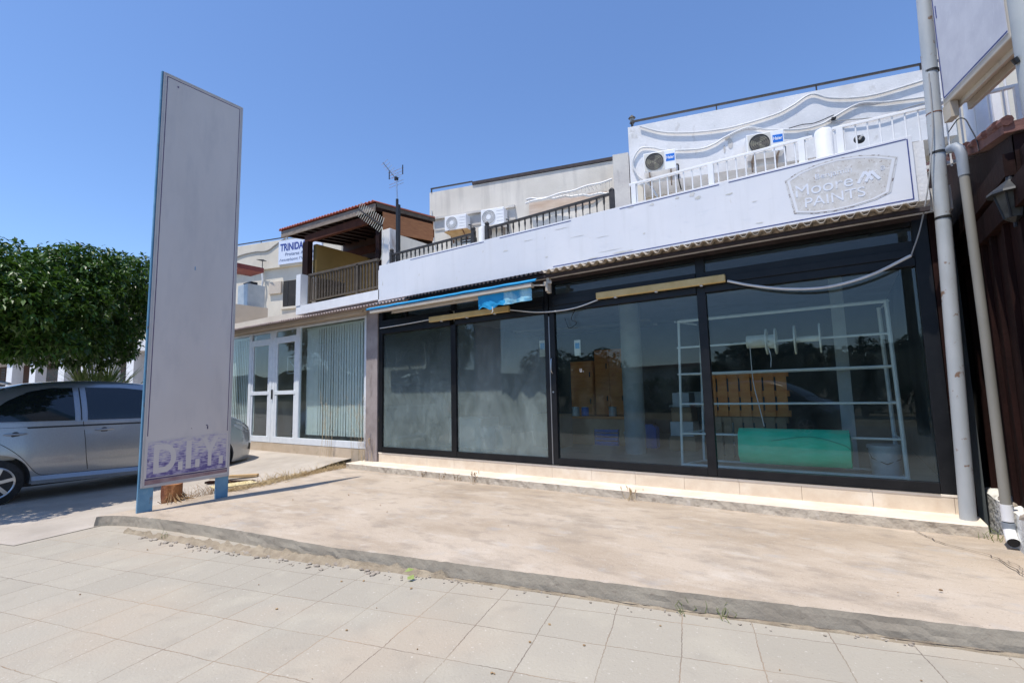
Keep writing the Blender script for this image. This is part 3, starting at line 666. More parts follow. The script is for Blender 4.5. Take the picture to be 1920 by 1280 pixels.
railing('terrace_railing', 'white metal railing between the round white pillar and the tall grey pole', M_whitepaint, .11, 1.9, 6.0, 3.50, 4.135, .10, (.06, 1.4), .008, False, (.035, .03), z1b=4.06)
railing('balcony_railing', 'brown wooden railing under the tiled pergola on the neighbouring terrace', mat('brown_rail', (.06, .045, .03), (.11, .085, .06), scale=6, rough=.7), -9.30, -7.08, 5.99, 3.46, 4.02, .095, (.03, 1.62), .020, False, (.06, .05), z1b=3.98)
def pillar(label, x, y, r, z0, z1, m, name='pillar'):
    o = MB().tube([(x, y, z0), (x, y, z1-.02), (x, y, z1)], [r, r, r*.9], 20).build(name, m, smooth=True); return tag(o, label, 'pillar')
pillar('slim white pillar standing between the two black railings', -4.65, 6.06, .065, 3.28, 4.10, M_whitepaint)
pillar('thick round white pillar between the two white railings', .03, 6.06, .085, 3.28, 4.175, M_whitepaint)
pc = MB().box(-7.06, -6.83, 6.04, 6.24, 3.28, 4.56).build('pillar', mat('chipped_white', (.70, .68, .66), (.42, .36, .32), scale=5, lo=.55, hi=.68, rough=.9, stretch=(1, 1, .3)), bevel=.01)
tag(pc, 'chipped square white pillar at the corner of the tiled pergola', 'pillar')
pillar('white round pillar on the stair landing right of the tall grey pole', 1.3, 6.35, .10, 3.28, 4.55, M_whitepaint)
railing('stair_railing', 'white railing on the stair landing under the tilted light box', M_whitepaint, 1.42, 3.2, 6.5, 3.9, 4.62, .13, (.05, 1.0), .010, False, (.04, .035))

# ================================================================== UPPER FLOORS, TURNED 15 DEGREES
A15 = radians(15)
def root15(name, d, label, cat='building'): return empty(name, (-d*sin(A15), d*cos(A15), 0), A15, label, cat)
cb = root15('upper_block', 12.02, 'weathered cream upper storey block behind the black terrace railings')
B('wall', mat('streaked_cream', (.62, .575, .50), (.70, .655, .58), scale=1.0, rough=.92, bump=.3, layers=[((.42, .39, .35), 2.2, .5, .72, .65, (1.6, 1, .14)), ((.50, .47, .42), 1.1, .52, .75, .5, S1), ((.78, .74, .66), 5, .6, .75, .4, (1, 1, .3))]), cb, -6.62, -1.30, 0, 5, 3.0, 7.25)
B('wall_end', M_greywall, cb, -1.298, -.92, -.50, 5, 3.0, 7.15)
for x0, x1 in ((-6.5, -4.0),):
    B('ledge', M_greywall, cb, x0, x1, -.10, -.002, 6.40, 6.46)
    B('recess_shade', M_greywall, cb, x0+.05, x1, -.02, -.003, 6.08, 6.395)  # grey patch painted in for the shade of the wall niches
B('roof_board', M_darkcan, cb, -5.26, -1.33, -.03, .03, 7.262, 7.345)
m_ = MB(); m_.bar((-6.58, 0, 7.36), (-5.262, 0, 7.36), .035, .035); m_.box(-6.57, -6.54, -.02, .02, 7.25, 7.36); m_.build('roof_rail', M_blackiron, cb)
B('patio_door', M_void, cb, -5.62, -5.15, -.012, -.002, 4.2, 5.72)
m_ = MB(); z = 4.3
while z < 5.72: m_.box(-5.60, -5.17, -.05, -.014, z, z+.03); z += .075
m_.build('louver', M_copper, cb)
# crumpled white awning and pipe run under the parapet
m_ = MB()
m_.tube([(-3.62+.15*k, -.18-.02*sin(k), 6.50-.012*k+.02*sin(k*2.1)) for k in range(16)], .035, 8)
m_.tube([(-3.6+.15*k, -.35, 6.33+.018*k+.015*sin(k*1.3)) for k in range(16)], .03, 8)
for k in range(22): x = -3.55+.1*k; m_.bar((x, -.16, 6.49), (x+.04*sin(k), -.36, 6.34+.01*k), .012, .012)
m_.build('folded_awning', M_tube, cb)
m_ = MB(); m_.quad((-3.6, -.03, 6.12), (-1.9, -.03, 6.2), (-1.5, -.03, 6.46), (-3.6, -.03, 6.46)); m_.build('brownish_panel', mat('brownish_pink', (.50, .39, .31), (.62, .52, .44), scale=4, rough=.9, stretch=(.4, 1, 2)), cb)  # brownish patch on the wall below the folded awning
MB().tube(curve([(-6.55, -.02, 6.7), (-6.5, -.05, 6.0), (-6.35, -.05, 5.2), (-6.3, -.04, 4.5)], 6), .02, 6).build('cable_duct', M_tube, cb)

wb = root15('white_upper_block', 11.5, 'tall white rendered upper block with draped cable ducts at upper right')
B('wall', M_wwall, wb, -.90, 5.4, 0, 6, 6.28, 7.765)
B('lower_wall', M_cream, wb, -.90, 9, .85, 6, 3.0, 6.279)
B('side_fin', M_cream, wb, -.899, -.62, .001, .848, 3.0, 6.279)
B('stair_wall', M_cream, wb, 5.42, 9, .3, 6, 3.0, 8.4)
m_ = MB()
m_.bar((-.80, .02, 7.90), (5.35, .02, 7.90), .035, .045)
for x in (-.78, 1.1, 3.1, 4.95): m_.box(x-.012, x+.012, .005, .035, 7.76, 7.90)
m_.build('roof_rail', M_blackiron, wb)
B('rusty_bracket', M_rust, wb, 4.96, 5.0, -.02, .0, 7.70, 8.05)
# roof lantern
rl = empty('roof_lantern', wb.location + Matrix.Rotation(A15, 3, 'Z') @ Vector((-.80, .10, 0)), A15, 'small black lantern on the roof corner of the white block', 'lantern')
m_ = MB(); m_.tube([(0, 0, 7.77), (0, 0, 7.9)], .03, 8); m_.tube([(0, 0, 7.9), (0, 0, 7.93)], .06, 6); m_.build('base', M_blackiron, rl)
MB().tube([(0, 0, 7.93), (0, 0, 8.03)], [.04, .055], 6).build('lamp_glass', mat('old_glass', (.3, .3, .28), rough=.3), rl)
MB().tube([(0, 0, 8.03), (0, 0, 8.05), (0, 0, 8.12)], [.09, .085, .01], 6).build('cap', M_blackiron, rl)
def duct(pts, r=.035, sq=.6, tie=True):
    P = curve([(u, -.04, z) for u, z in pts], 6); MB().tube(P, r*.62, 8).build('cable_duct', M_tube, wb, smooth=True)
duct([(-.61, 7.71), (-.13, 7.47), (.45, 7.33), (1.0, 7.27), (1.47, 7.27), (2.23, 7.37), (2.6, 7.5), (2.97, 7.68), (3.3, 7.52), (3.73, 7.42), (4.1, 7.40), (4.48, 7.44), (5.0, 7.52)])
duct([(-.3, 5.9), (-.45, 6.2), (-.72, 6.5), (-.82, 6.85), (-.64, 7.15), (-.35, 7.12), (-.04, 7.0), (.66, 6.89), (1.0, 6.95), (1.23, 7.06), (1.68, 7.19), (2.1, 7.06), (2.71, 6.94), (3.1, 6.97), (3.32, 7.06), (3.82, 7.27), (4.28, 7.2), (5.0, 7.15)])
MB().tube(curve([(3.2, -.05, 7.0), (3.6, -.06, 6.95), (4.2, -.05, 6.9), (4.7, -.05, 7.0), (5.2, -.05, 7.05)], 6), .012, 6).build('cable', M_grille, wb)
MB().tube(curve([(2.5, -.05, 7.0), (2.75, -.05, 7.03), (3.0, -.05, 7.02), (3.35, -.05, 7.12)], 6), .010, 6).build('cable', M_dark, wb)
B('cable_clip', M_dark, wb, 3.30, 3.38, -.09, -.01, 7.02, 7.06)
# drips of filler on the white wall
m_ = MB()
for (u, z, a, c) in ((1.28, 7.04, .06, .05), (1.33, 6.9, .05, .12), (1.2, 6.8, .02, .1)):
    m_.quad(*[(u+a*cos(2*pi*i/10)*(1+.4*N(u, i, 0, 3)), -.008, z+c*sin(2*pi*i/10)*(1+.4*N(z, i, 0, 3))) for i in range(10)])
m_.build('filler_patch', M_greywall, wb)
# windows of the recessed storey
for i, (u0, u1) in enumerate(((.10, .66), (.80, 1.36), (1.5, 2.05), (2.3, 2.9), (4.35, 4.95))):
    wf = B('window', M_whitemetal, wb, u0-.05, u1+.05, .80, .846, 4.2, 6.02)
    B('pane', M_void, wf, u0, u1, .79, .799, 4.25, 5.95)
    mm = MB(); z = 4.3
    while z < 5.93: mm.box(u0, u1, .76, .788, z, z+.045); z += .10
    mm.build('louver', M_copper, wf)
MB().tube([(3.55, .6, 6.27), (3.55, .6, 6.12)], [.05, .09], 12).build('ceiling_lamp', M_dark, wb)
B('conduit', M_tube, wb, -.5, 5.2, .81, .848, 6.12, 6.16)
# round wire lamp beyond the white railing, built as a dark bowl
wlamp = root15('wire_lamp', 11.5, 'round wire lamp behind the white railing right of the pillar', 'dish')
mm = MB(); c = Vector((3.60, -.55, 6.28)); DR = .10
for k in range(4):
    for j in range(16):
        for (rr, aa) in ((k, j), (k, j+1), (k+1, j+1), (k+1, j)): 
            a = 2*pi*aa/16; r_ = DR*rr/4; mm.v.append((c.x+r_*cos(a), c.y+.9*r_*r_*2, c.z+r_*sin(a)*.9))
        i = len(mm.v); mm.f.append((i-4, i-3, i-2, i-1))
mm.build('bowl', M_dark, wlamp, smooth=True)
MB().tube([c, c+Vector((0, -.16, 0))], .02, 8).build('lamp_stub', M_tube, wlamp)

# outdoor air conditioning units
def ac(label, root, u0, z0, wd, ht, slatted, wood=False):
    loc = root.location + Matrix.Rotation(A15, 3, 'Z') @ Vector((u0, 0, 0))
    a = empty('air_conditioner', (loc.x, loc.y, z0), A15, label, 'air conditioner', 'outdoor units on the upper walls')
    y0 = -.36
    B('casing', M_plastic, a, 0, wd, y0, -.06, 0, ht, bevel=.012)
    cx, cz, r_ = wd*.34, ht*.5, ht*.42
    if slatted:
        MB().disc((cx, y0+.004, cz), (0, -1, 0), r_, 32, .007).build('fan_opening', M_grille, a)
        mm = MB()
        for k in range(36):
            t = 2*pi*k/36; mm.bar((cx+cos(t)*r_*.34, y0-.008, cz+sin(t)*r_*.34), (cx+cos(t+.25)*r_, y0-.008, cz+sin(t+.25)*r_), .006, .006, up=(0, 1, 0))
        for q in (.6, .8, 1.0):
            mm.tube([(cx+cos(2*pi*k/32)*r_*q, y0-.010, cz+sin(2*pi*k/32)*r_*q) for k in range(33)], .004, 5)
        mm.build('grille', M_plastic, a)
        MB().disc((cx, y0-.004, cz), (0, -1, 0), r_*.34, 24, .010).build('hub', M_plastic, a)
        mm = MB()
        for k in range(4): mm.box(wd*.68, wd*.97, y0-.003, y0+.001, ht*(.2+.2*k), ht*(.21+.2*k))
        mm.build('panel_line', M_grille, a)
    else:
        B('fan_panel', mat('ac_panel', (.60, .58, .52), (.68, .66, .60), scale=6, rough=.6), a, cx-r_*1.15, cx+r_*1.15, y0-.006, y0+.01, ht*.04, ht*.96)
        MB().disc((cx, y0-.007, cz), (0, -1, 0), r_, 32, .004).build('fan_opening', M_acdark, a)
        mm = MB()
        for k in range(3):
            t = .5+2*pi*k/3; mm.quad((cx, y0-.013, cz), (cx+cos(t)*r_*.92, y0-.014, cz+sin(t)*r_*.92), (cx+cos(t+.45)*r_*.95, y0-.013, cz+sin(t+.45)*r_*.95), (cx+cos(t+.9)*r_*.75, y0-.012, cz+sin(t+.9)*r_*.75))
        mm.build('fan_blade', mat('fan_blade', (.24, .22, .16), rough=.6), a)
        mm = MB()
        for q in (.35, .55, .75, 1.0): mm.tube([(cx+cos(2*pi*k/32)*r_*q, y0-.018, cz+sin(2*pi*k/32)*r_*q) for k in range(33)], .003 if q < 1 else .008, 5)
        mm.build('grille', M_dark, a)
        B('label', M_blueL, a, wd*.70, wd*.965, y0-.004, y0-.001, ht*.42, ht*.78)
        text('label_text', 'Haier', M_whitepaint, a, wd*.715, wd*.95, ht*.53, ht*.69, y0-.0045, .02, .002)
    for x in (.12*wd/.7, wd-.12):
        mm = MB(); mm.bar((x, y0, -.015), (x, -.02, -.015), .03, .03); mm.bar((x, -.03, -.02), (x, -.03, -.25), .03, .03); mm.bar((x, y0+.05, -.02), (x, -.03, -.22), .02, .02); mm.build('bracket', M_rust if wood else M_greywood, a)
    MB().tube(curve([(wd-.005, -.2, ht*.35), (wd+.05, -.15, ht*.3), (wd+.04, -.1, -.15), (wd+.08, -.04, -.4)], 6), .014, 6).build('hose', M_dark, a)
    if wood: MB().quad((-.02, y0-.02, -.03), (wd*1.05, y0-.02, -.01), (wd*1.2, -.1, -.06), (.25, -.08, -.20)).build('wooden_shelf', mat('shelf_wood', (.45, .28, .12), (.55, .38, .2), scale=8, rough=.8), a)
    return a
ac('outdoor unit on the cream wall resting on a tilted plywood shelf, leftmost of the four', cb, -5.96, 5.90, .65, .41, True, True)
ac('slatted outdoor unit on the cream wall above the slim white pillar', cb, -4.87, 5.88, .66, .46, True)
ac('outdoor unit with blue label at the left corner of the white block', wb, -.56, 6.39, .71, .46, False)
ac('outdoor unit with blue label higher on the white block, rightmost of the four', wb, 1.61, 6.40, .72, .46, False)

# ================================================================== PERGOLA ON THE NEIGHBOURING TERRACE
pg = empty('pergola', (0, 0, 0), 0, 'timber pergola with red clay tiles and plank side over the neighbouring terrace', 'pergola')
def eave(x): return lerp(5.245, 5.125, (x+10.42)/3.24)
m_ = MB(); NX = 132
for i in range(NX+1):
    x = lerp(-10.42, -7.14, i/NX); c = .035*abs(sin(pi*i/4))
    for (y, dz) in ((5.92, 0), (6.8, .085), (7.62, .17)):
        m_.v.append((x, y, eave(x)+dz+c)); m_.v.append((x, y, eave(x)+dz+c-.018))
for i in range(NX):
    a = i*6
    m_.f += [(a, a+6, a+8, a+2), (a+2, a+8, a+10, a+4), (a, a+1, a+7, a+6), (a+1, a+3, a+9, a+7), (a+3, a+5, a+11, a+9)]
m_.build('tile_roof', M_redtile, pg)
m_ = MB(); m_.bar((-10.38, 5.97, eave(-10.38)-.10), (-7.17, 5.97, eave(-7.17)-.10), .03, .14); m_.build('fascia_board', M_greywood, pg)
m_ = MB()
for k in range(12):
    x = -10.3+.28*k; m_.bar((x, 5.99, eave(x)-.09), (x, 7.58, eave(x)+.07), .06, .10)
m_.build('rafter', M_darkwood, pg)
MB().quad((-10.4, 6.0, eave(-10.4)-.03), (-7.2, 6.0, eave(-7.2)-.03), (-7.2, 7.6, eave(-7.2)+.13), (-10.4, 7.6, eave(-10.4)+.13)).build('ceiling_boards', mat('ceiling_boards', (.045, .017, .010), (.07, .028, .016), scale=5, rough=.7, stretch=(8, 1, 1)), pg)
MB().bar((-9.55, 6.06, 4.88), (-7.2, 6.06, 4.86), .08, .16).build('beam', mat('beam_red_wood', (.07, .022, .012), (.10, .035, .018), scale=5, rough=.75, spec=.15), pg)
MB().bar((-10.3, 7.6, 5.0), (-7.2, 7.6, 4.95), .08, .18).build('beam', mat('beam_red_wood', (.07, .022, .012), (.10, .035, .018), scale=5, rough=.75, spec=.15), pg)
m_ = MB(); m_.bar((-7.17, 6.0, eave(-7.17)-.03), (-7.17, 7.62, eave(-7.17)+.14), .03, .11); m_.build('barge_board', mat('barge_dark', (.06, .045, .035), (.1, .08, .06), scale=5, rough=.8), pg)
m_ = MB()
for k in range(4): 
    z0 = 4.60+.11*k; m_.quad((-7.19, 6.18, z0+.0), (-7.19, 7.6, z0+.17), (-7.19, 7.6, z0+.277), (-7.19, 6.18, z0+.107))
    m_.quad((-7.215, 6.18, z0+.0), (-7.215, 7.6, z0+.17), (-7.215, 7.6, z0+.277), (-7.215, 6.18, z0+.107))
m_.build('side_planks', M_wood, pg)
B('post', M_darkwood, pg, -9.56, -9.36, 5.98, 6.10, 3.41, 4.80, bevel=.004); B('post', M_darkwood, pg, -7.30, -7.20, 6.1, 6.2, 3.3, 4.9)
tw = MB().box(-7.30, -7.21, 6.25, 7.6, 3.29, 4.66).build('terrace_side_wall', M_cream); tag(tw, 'low cream wall under the plank side of the pergola', 'wall')
pw = MB().box(-9.42, -9.30, 6.15, 8.6, 3.31, 4.76).build('partition_wall', M_brownpanel); tag(pw, 'yellow brown partition wall inside the pergola behind the brown railing', 'wall')
MB().quad((-10.35, 7.6, 4.70), (-7.22, 7.6, 4.62), (-7.22, 7.6, eave(-7.2)+.12), (-10.35, 7.6, eave(-10.35)+.12)).build('back_boards', MATS['ceiling_boards'], pg)
bk = MB().box(-9.29, -7.32, 9.0, 9.2, 3.3, 5.1).build('back_wall', M_cream); tag(bk, 'shaded cream wall at the back of the covered terrace', 'wall')

# ================================================================== AERIALS
mast = empty('aerial_mast', (-6.72, 6.12, 0), 0, 'tall dark mast with a small television aerial rising behind the left railing', 'aerial')
MB().tube([(0, 0, 3.4), (0, 0, 5.12)], .026, 10).build('mast_pipe', M_dark, mast)
MB().box(.02, .06, -.03, .03, 3.9, 5.0).build('mast_bracket', M_dark, mast)
MB().tube([(0, 0, 5.1), (-.02, 0, 5.50)], .014, 8).build('upper_pipe', MATS['steel'], mast)
m_ = MB(); m_.tube([(-.17, -.20, 5.82), (-.03, 0, 5.53)], .010, 6)
for k in range(7):
    t = k/6; c = Vector((-.17, -.20, 5.82)).lerp(Vector((-.03, 0, 5.53)), t); m_.tube([c+Vector((-.10, .05, 0)), c+Vector((.16, -.03, 0))], .004, 5)
for z in (5.40, 5.46, 5.58, 5.64, 5.70): m_.tube([(-.22, 0, z), (.17, 0, z)], .004, 5)
m_.build('aerial', MATS['steel'], mast)
m_ = MB(); m_.tube([(.17, -.02, 5.56), (.17, -.02, 5.74)], .010, 6); m_.tube([(-.20, -.02, 5.56), (-.20, -.02, 5.74)], .010, 6); m_.box(-.05, .0, -.03, .03, 5.50, 5.56); m_.build('aerial_ends', M_dark, mast)
an = empty('roof_aerial', (-7.2, 5.86, 0), 0, 'fishbone aerial with pale double spikes hung at the pergola roof corner', 'aerial')
a = Vector((-.30, 0, 5.02)); b_ = Vector((.30, .05, 4.58))
m_ = MB(); m_.tube([a, b_], .014, 6); m_.build('boom', M_dark, an)
m_ = MB()
for k in range(13):
    c = a.lerp(b_, k/12); m_.tube([c+Vector((0, 0, .03)), c+Vector((.06, 0, .14))], .0065, 5); m_.tube([c+Vector((0, 0, -.02)), c+Vector((-.08, 0, -.10))], .0065, 5)
m_.build('spikes', M_spool, an)
MB().tube(curve([(.30, .05, 4.56), (.34, .05, 4.35), (.26, .1, 4.1), (.22, .1, 3.95)], 6), .008, 5).build('cable', M_spool, an)

# ================================================================== BUILDING WITH THE PALE BLUE SIGN
tb = root15('cream_upper_house', 12.0, 'cream upper house at left with dark window, balcony and red canopy edge')
B('wall', M_cream, tb, -16.2, -9.6, 0, 5, -.1, 5.60); B('parapet', M_cream, tb, -16.2, -9.6, -.10, .2, 5.60, 6.50)
wf = B('window', M_cream, tb, -11.95, -11.30, -.06, -.003, 4.23, 4.30)
B('pane', M_void, wf, -11.90, -11.37, -.02, -.001, 4.31, 5.15)
B('shutter_bars', M_blackiron, wf, -11.72, -11.70, -.03, -.021, 4.32, 5.14)
B('shutter_box', M_beige, tb, -12.45, -11.95, -.07, -.002, 4.76, 5.15)
m_ = MB(); m_.bar((-16.2, 0, 6.60), (-9.6, 0, 6.60), .03, .03); 
for u in (-14, -12.9, -11.8, -10.7): m_.bar((u, 0, 6.5), (u, 0, 6.6), .02, .02)
m_.build('roof_rail', M_blackiron, tb)
MB().tube(curve([(-14.1, -.12, 6.05), (-13.6, -.12, 6.18), (-13.0, -.12, 6.22), (-12.5, -.12, 6.2), (-12.1, -.12, 6.38), (-11.6, -.12, 6.56), (-10.8, -.12, 6.6)], 6), .018, 6).build('cable', M_grille, tb)
MB().tube(curve([(-12.75, -.1, 5.65), (-12.65, -.12, 5.2), (-12.7, -.12, 4.9), (-12.62, -.1, 4.5)], 6), .03, 6).build('pipe', M_tube, tb)
sg = root15('name_sign', 12.0, 'pale blue name sign with dark blue capitals on the cream parapet', 'sign')
B('board', mat('pale_blue_board', (.62, .68, .82), (.68, .74, .86), scale=3, rough=.5), sg, -12.0, -10.3, -.15, -.105, 5.66, 6.44)
M_sgt = mat('sign_blue_text', (.03, .06, .28), rough=.6)
text('lettering', 'TRINIDAD', M_sgt, sg, -11.93, -10.85, 6.09, 6.33, -.151, .03)
text('lettering', 'Protaras Avenue', mat('sign_grey_text', (.16, .20, .32), rough=.6), sg, -11.72, -10.6, 5.92, 6.02, -.151, .005)
text('lettering', 'Λεωφόρος Πρωταρά', MATS['sign_grey_text'], sg, -11.95, -10.5, 5.74, 5.84, -.151, .005)
B('balcony_wall', M_cream, tb, 0, 0, 0, 0, 0, 0) if False else None
bw = MB().box(-13.4, -13.2, 5.9, 7.25, 3.1, 3.94).build('balcony_wall', M_beige); tag(bw, 'beige balcony wall projecting under the red canopy edge', 'wall')
rc = MB().box(-13.9, -13.2, 6.0, 7.10, 4.93, 5.06).build('red_canopy', mat('red_canopy', (.16, .035, .03), (.24, .06, .05), scale=5, rough=.7)); tag(rc, 'dark red flat canopy over the beige balcony at left', 'canopy')
tk = empty('water_heater', (-13.95, 7.0, 0), 0, 'pale grey steel cabinet standing on the beige balcony', 'cabinet')
B('cabinet', mat('galvanised', (.40, .45, .48), (.5, .54, .56), scale=5, rough=.45, metal=.3), tk, -.25, .30, -.1, .4, 3.6, 4.66, bevel=.01); B('fitting', M_dark, tk, -.15, .25, .0, .2, 4.661, 4.74)
ft = root15('small_aerial', 12.0, 'tiny aerial standing under the left edge of the name sign', 'aerial')
m_ = MB(); m_.tube([(-12.6, -.2, 5.6), (-12.6, -.2, 5.86)], .012, 5)
for k in range(4): m_.tube([(-12.85+.06*k, -.2, 5.92-.02*k), (-12.45+.04*k, -.3, 5.84-.02*k)], .010, 5)
m_.build('rods', M_dark, ft)

# ================================================================== ARCADE BEHIND THE TREE
ab = root15('arcade_building', 13.2, 'low building with white pillars and dark openings behind the citrus tree')
B('wall', mat('arcade_dark', (.10, .05, .04), (.06, .05, .05), scale=1.5, rough=.9), ab, -44, -14.5, 2.2, 6, -.1, 3.4)
B('floor_slab', M_wwall, ab, -44, -14.6, -.1, 6, 3.4, 3.8); B('upper_wall', M_cream, ab, -44, -14.6, .5, 6, 3.8, 5.6)
for k, u in enumerate((-31.1, -29.0, -27.3, -25.3, -23.8, -22.4, -21.0, -19.6)):
    B('pillar', M_whitepaint, ab, u, u+.42, 0, .4, .1, 3.4)
for k, u in enumerate((-30.2, -28.2, -26.3, -24.6, -23.0)):
    B('shop_window', mat('reddish_glass', (.10, .02, .015), (.03, .03, .035), scale=2, rough=.2), ab, u-.2, u+.8, 2.15, 2.198, .5, 3.2)
m_ = MB()
for k in range(9): m_.box(-29.35, -29.05, -.03, -.02, 2.0+.12*k, 2.06+.12*k)
m_.build('notice_board', M_dark, ab)

# ================================================================== PYLON SIGN
PX = -6.952
py = empty('pylon_sign', (0, 0, 0), 0, 'tall narrow freestanding blank sign on two blue posts with faded purple lettering', 'sign')
B('panel', M_pylon, py, PX-.012, PX+.0, 2.352, 3.352, .395, 5.655, bevel=.002)
# aluminium edge frame
m_ = MB()
m_.box(PX-.0125, PX+.005, 2.352, 2.376, .395, 5.655); m_.box(PX-.0125, PX+.005, 3.330, 3.354, .395, 5.655)
m_.box(PX-.0125, PX+.005, 2.377, 3.329, 5.633, 5.657); m_.box(PX-.0125, PX+.005, 2.377, 3.329, .393, .425)
m_.build('frame', M_frame, py, bevel=.002)
m_ = MB(); x = PX+.0015; e = .0012
m_.box(x-e, x+e, 2.392, 2.400, 1.0, 5.615); m_.box(x-e, x+e, 3.306, 3.313, 1.0, 5.615); m_.box(x-e, x+e, 2.401, 3.305, 5.607, 5.615)
m_.build('border_line', M_purple, py)
m_ = MB(); m_.quad((x+.001, 2.39, .425), (x+.001, 3.325, .45), (x+.001, 3.325, .487), (x+.001, 2.39, .475)); m_.build('red_stripe', M_mauve, py)
m_ = MB(); m_.quad((x+.001, 2.39, .478), (x+.001, 3.325, .492), (x+.001, 3.325, .506), (x+.001, 2.39, .496)); m_.build('purple_stripe', M_purple, py)
# scraped purple film
pf = bpy.data.materials.new('scraped_film'); pf.use_nodes = True
n = pf.node_tree.nodes; L = pf.node_tree.links; b = n['Principled BSDF']; b.inputs['Roughness'].default_value = .6
tc = n.new('ShaderNodeTexCoord')
def n2(scale, st, lo, hi, det=6):
    mp = n.new('ShaderNodeMapping'); mp.inputs['Scale'].default_value = st; L.new(tc.outputs['Object'], mp.inputs[0])
    t = n.new('ShaderNodeTexNoise'); t.inputs['Scale'].default_value = scale; t.inputs['Detail'].default_value = det; L.new(mp.outputs[0], t.inputs['Vector'])
    r = n.new('ShaderNodeMapRange'); r.inputs[1].default_value = lo; r.inputs[2].default_value = hi; r.clamp = False; L.new(t.outputs[0], r.inputs[0]); return r.outputs[0]
sp = n.new('ShaderNodeSeparateXYZ'); L.new(tc.outputs['Object'], sp.inputs[0])
gr = n.new('ShaderNodeMapRange'); gr.inputs[1].default_value = .50; gr.inputs[2].default_value = .98; gr.inputs[3].default_value = .50; gr.inputs[4].default_value = -.22; L.new(sp.outputs[2], gr.inputs[0])
def ad_(a, c):
    q = n.new('ShaderNodeMath'); q.operation = 'ADD'; L.new(a, q.inputs[0]); L.new(c, q.inputs[1]); return q.outputs[0]
s_ = ad_(ad_(gr.outputs[0], n2(11, (1, 1.6, 1.6), .36, 1.05)), n2(34, (1, .4, 2.6), .42, .9))
cl = n.new('ShaderNodeMapRange'); cl.inputs[1].default_value = .18; cl.inputs[2].default_value = .95; L.new(s_, cl.inputs[0])
rp = n.new('ShaderNodeValToRGB'); rp.color_ramp.elements[0].color = (.55, .505, .48, 1); rp.color_ramp.elements[1].color = (.11, .085, .24, 1)
e_ = rp.color_ramp.elements.new(.45); e_.color = (.38, .34, .46, 1)
L.new(cl.outputs[0], rp.inputs[0]); L.new(rp.outputs[0], b.inputs['Base Color'])
m_ = MB(); m_.quad((x+.0012, 2.405, .505), (x+.0012, 3.303, .515), (x+.0012, 3.303, .985), (x+.0012, 2.405, .925)); m_.build('purple_film', pf, py)
M_lt = mat('scraped_letter', (.56, .515, .485), (.595, .545, .51), scale=9, rough=.6)
for body, y0, y1 in (('D', 2.47, 2.71), ('.', 2.735, 2.785), ('I', 2.82, 2.88), ('.', 2.93, 2.98), ('Y', 3.0, 3.20), ('.', 3.215, 3.265)):
    if body == '.': MB().box(x+.0015, x+.0025, y0, y1, .548+(y0-2.4)*.03, .65+(y0-2.4)*.03).build('lettering', M_lt, py)
    else: text('lettering', body, M_lt, py, y0, y1, (.548+(y0-2.4)*.03), .89+(y0-2.4)*.06, x+.0015, .03, .0006, plane='yz')
m_ = MB()
for (yy, zz, a, c) in ((2.52, 5.53, .008, .01), (3.06, 1.06, .006, .02), (3.05, 1.09, .01, .005), (2.87, 1.06, .004, .004), (2.415, .70, .004, .01)): m_.box(x, x+.003, yy-a, yy+a, zz-c, zz+c)
m_.build('scuff', M_purple, py)
m_ = MB(); m_.box(x, x+.003, 2.82, 2.826, 3.12, 3.17); m_.build('scuff', M_awn, py)
B('post', M_blue, py, PX-.048, PX-.013, 2.335, 2.49, .10, 5.665, bevel=.002)
B('post', M_blue, py, PX-.048, PX-.013, 3.20, 3.355, .10, 5.665, bevel=.002)
B('back_panel', M_frame, py, PX-.047, PX-.015, 2.492, 3.198, .42, 5.64)

# ================================================================== POLES, PIPE, LIGHT BOX ON THE RIGHT
pole = empty('tall_pole', (.80, 5.82, 0), 0, 'tall pale grey steel pole with black straps beside the shop corner', 'pole')
MB().tube([(-.0, 0, .05), (.065, 0, 2.5), (.13, 0, 5.2), (.16, 0, 6.6)], .058, 28).build('shaft', M_pole, pole, smooth=True)
for z in (2.93, 3.55, 4.35): 
    cx = z*.0262; MB().tube([(cx, 0, z-.012), (cx, 0, z+.012)], .061, 24).build('strap', M_strap, pole)
MB().tube([(.1, 0, 3.93), (.1, 0, 3.94)], .060, 24).build('seam', M_rust, pole)
m_ = MB()
for i in range(2):
    for k in range(20):
        a = 2*pi*k/20; m_.v.append(((.17 if i == 0 else .10)*cos(a)*(1+.3*N(cos(a), sin(a), 0, 1.5)), (.16 if i == 0 else .095)*sin(a)*(1+.3*N(cos(a), sin(a), 4, 1.5)), .135+.03*i))
for k in range(20): m_.f.append((k, (k+1) % 20, 20+(k+1) % 20, 20+k))
m_.build('mortar_collar', M_step, pole)
pp = empty('drain_pipe', (.985, 5.42, 0), 0, 'grey plastic drain pipe with an elbow top and an open outlet at the ground', 'pipe')
MB().tube([(0, .02, .33), (.0, .0, 1.8), (-.005, 0, 3.22)], .034, 20).build('pipe_shaft', M_pipe, pp, smooth=True)
MB().tube([(-.005, 0, 3.16), (-.005, 0, 3.34), (-.012, .01, 3.40), (-.03, .04, 3.44), (-.06, .09, 3.45)], .038, 20).build('elbow', M_pvcdark, pp, smooth=True)
MB().tube([(0, .02, .33), (0, .02, .46)], .037, 20).build('sleeve', M_whitepaint, pp, smooth=True)
MB().tube([(0, .02, .32), (0, .02, .27)], .041, 20).build('collar', M_pvcdark, pp, smooth=True)
MB().tube([(0, .02, .28), (.0, .0, .23), (.0, -.03, .20), (.0, -.075, .185)], [.038, .038, .038, .041], 20, caps=False).build('outlet', M_whitepaint, pp, smooth=True)
MB().disc((.0, -.066, .188), (0, -1, -.1), .034, 20, .003).build('outlet_mouth', M_dark, pp)
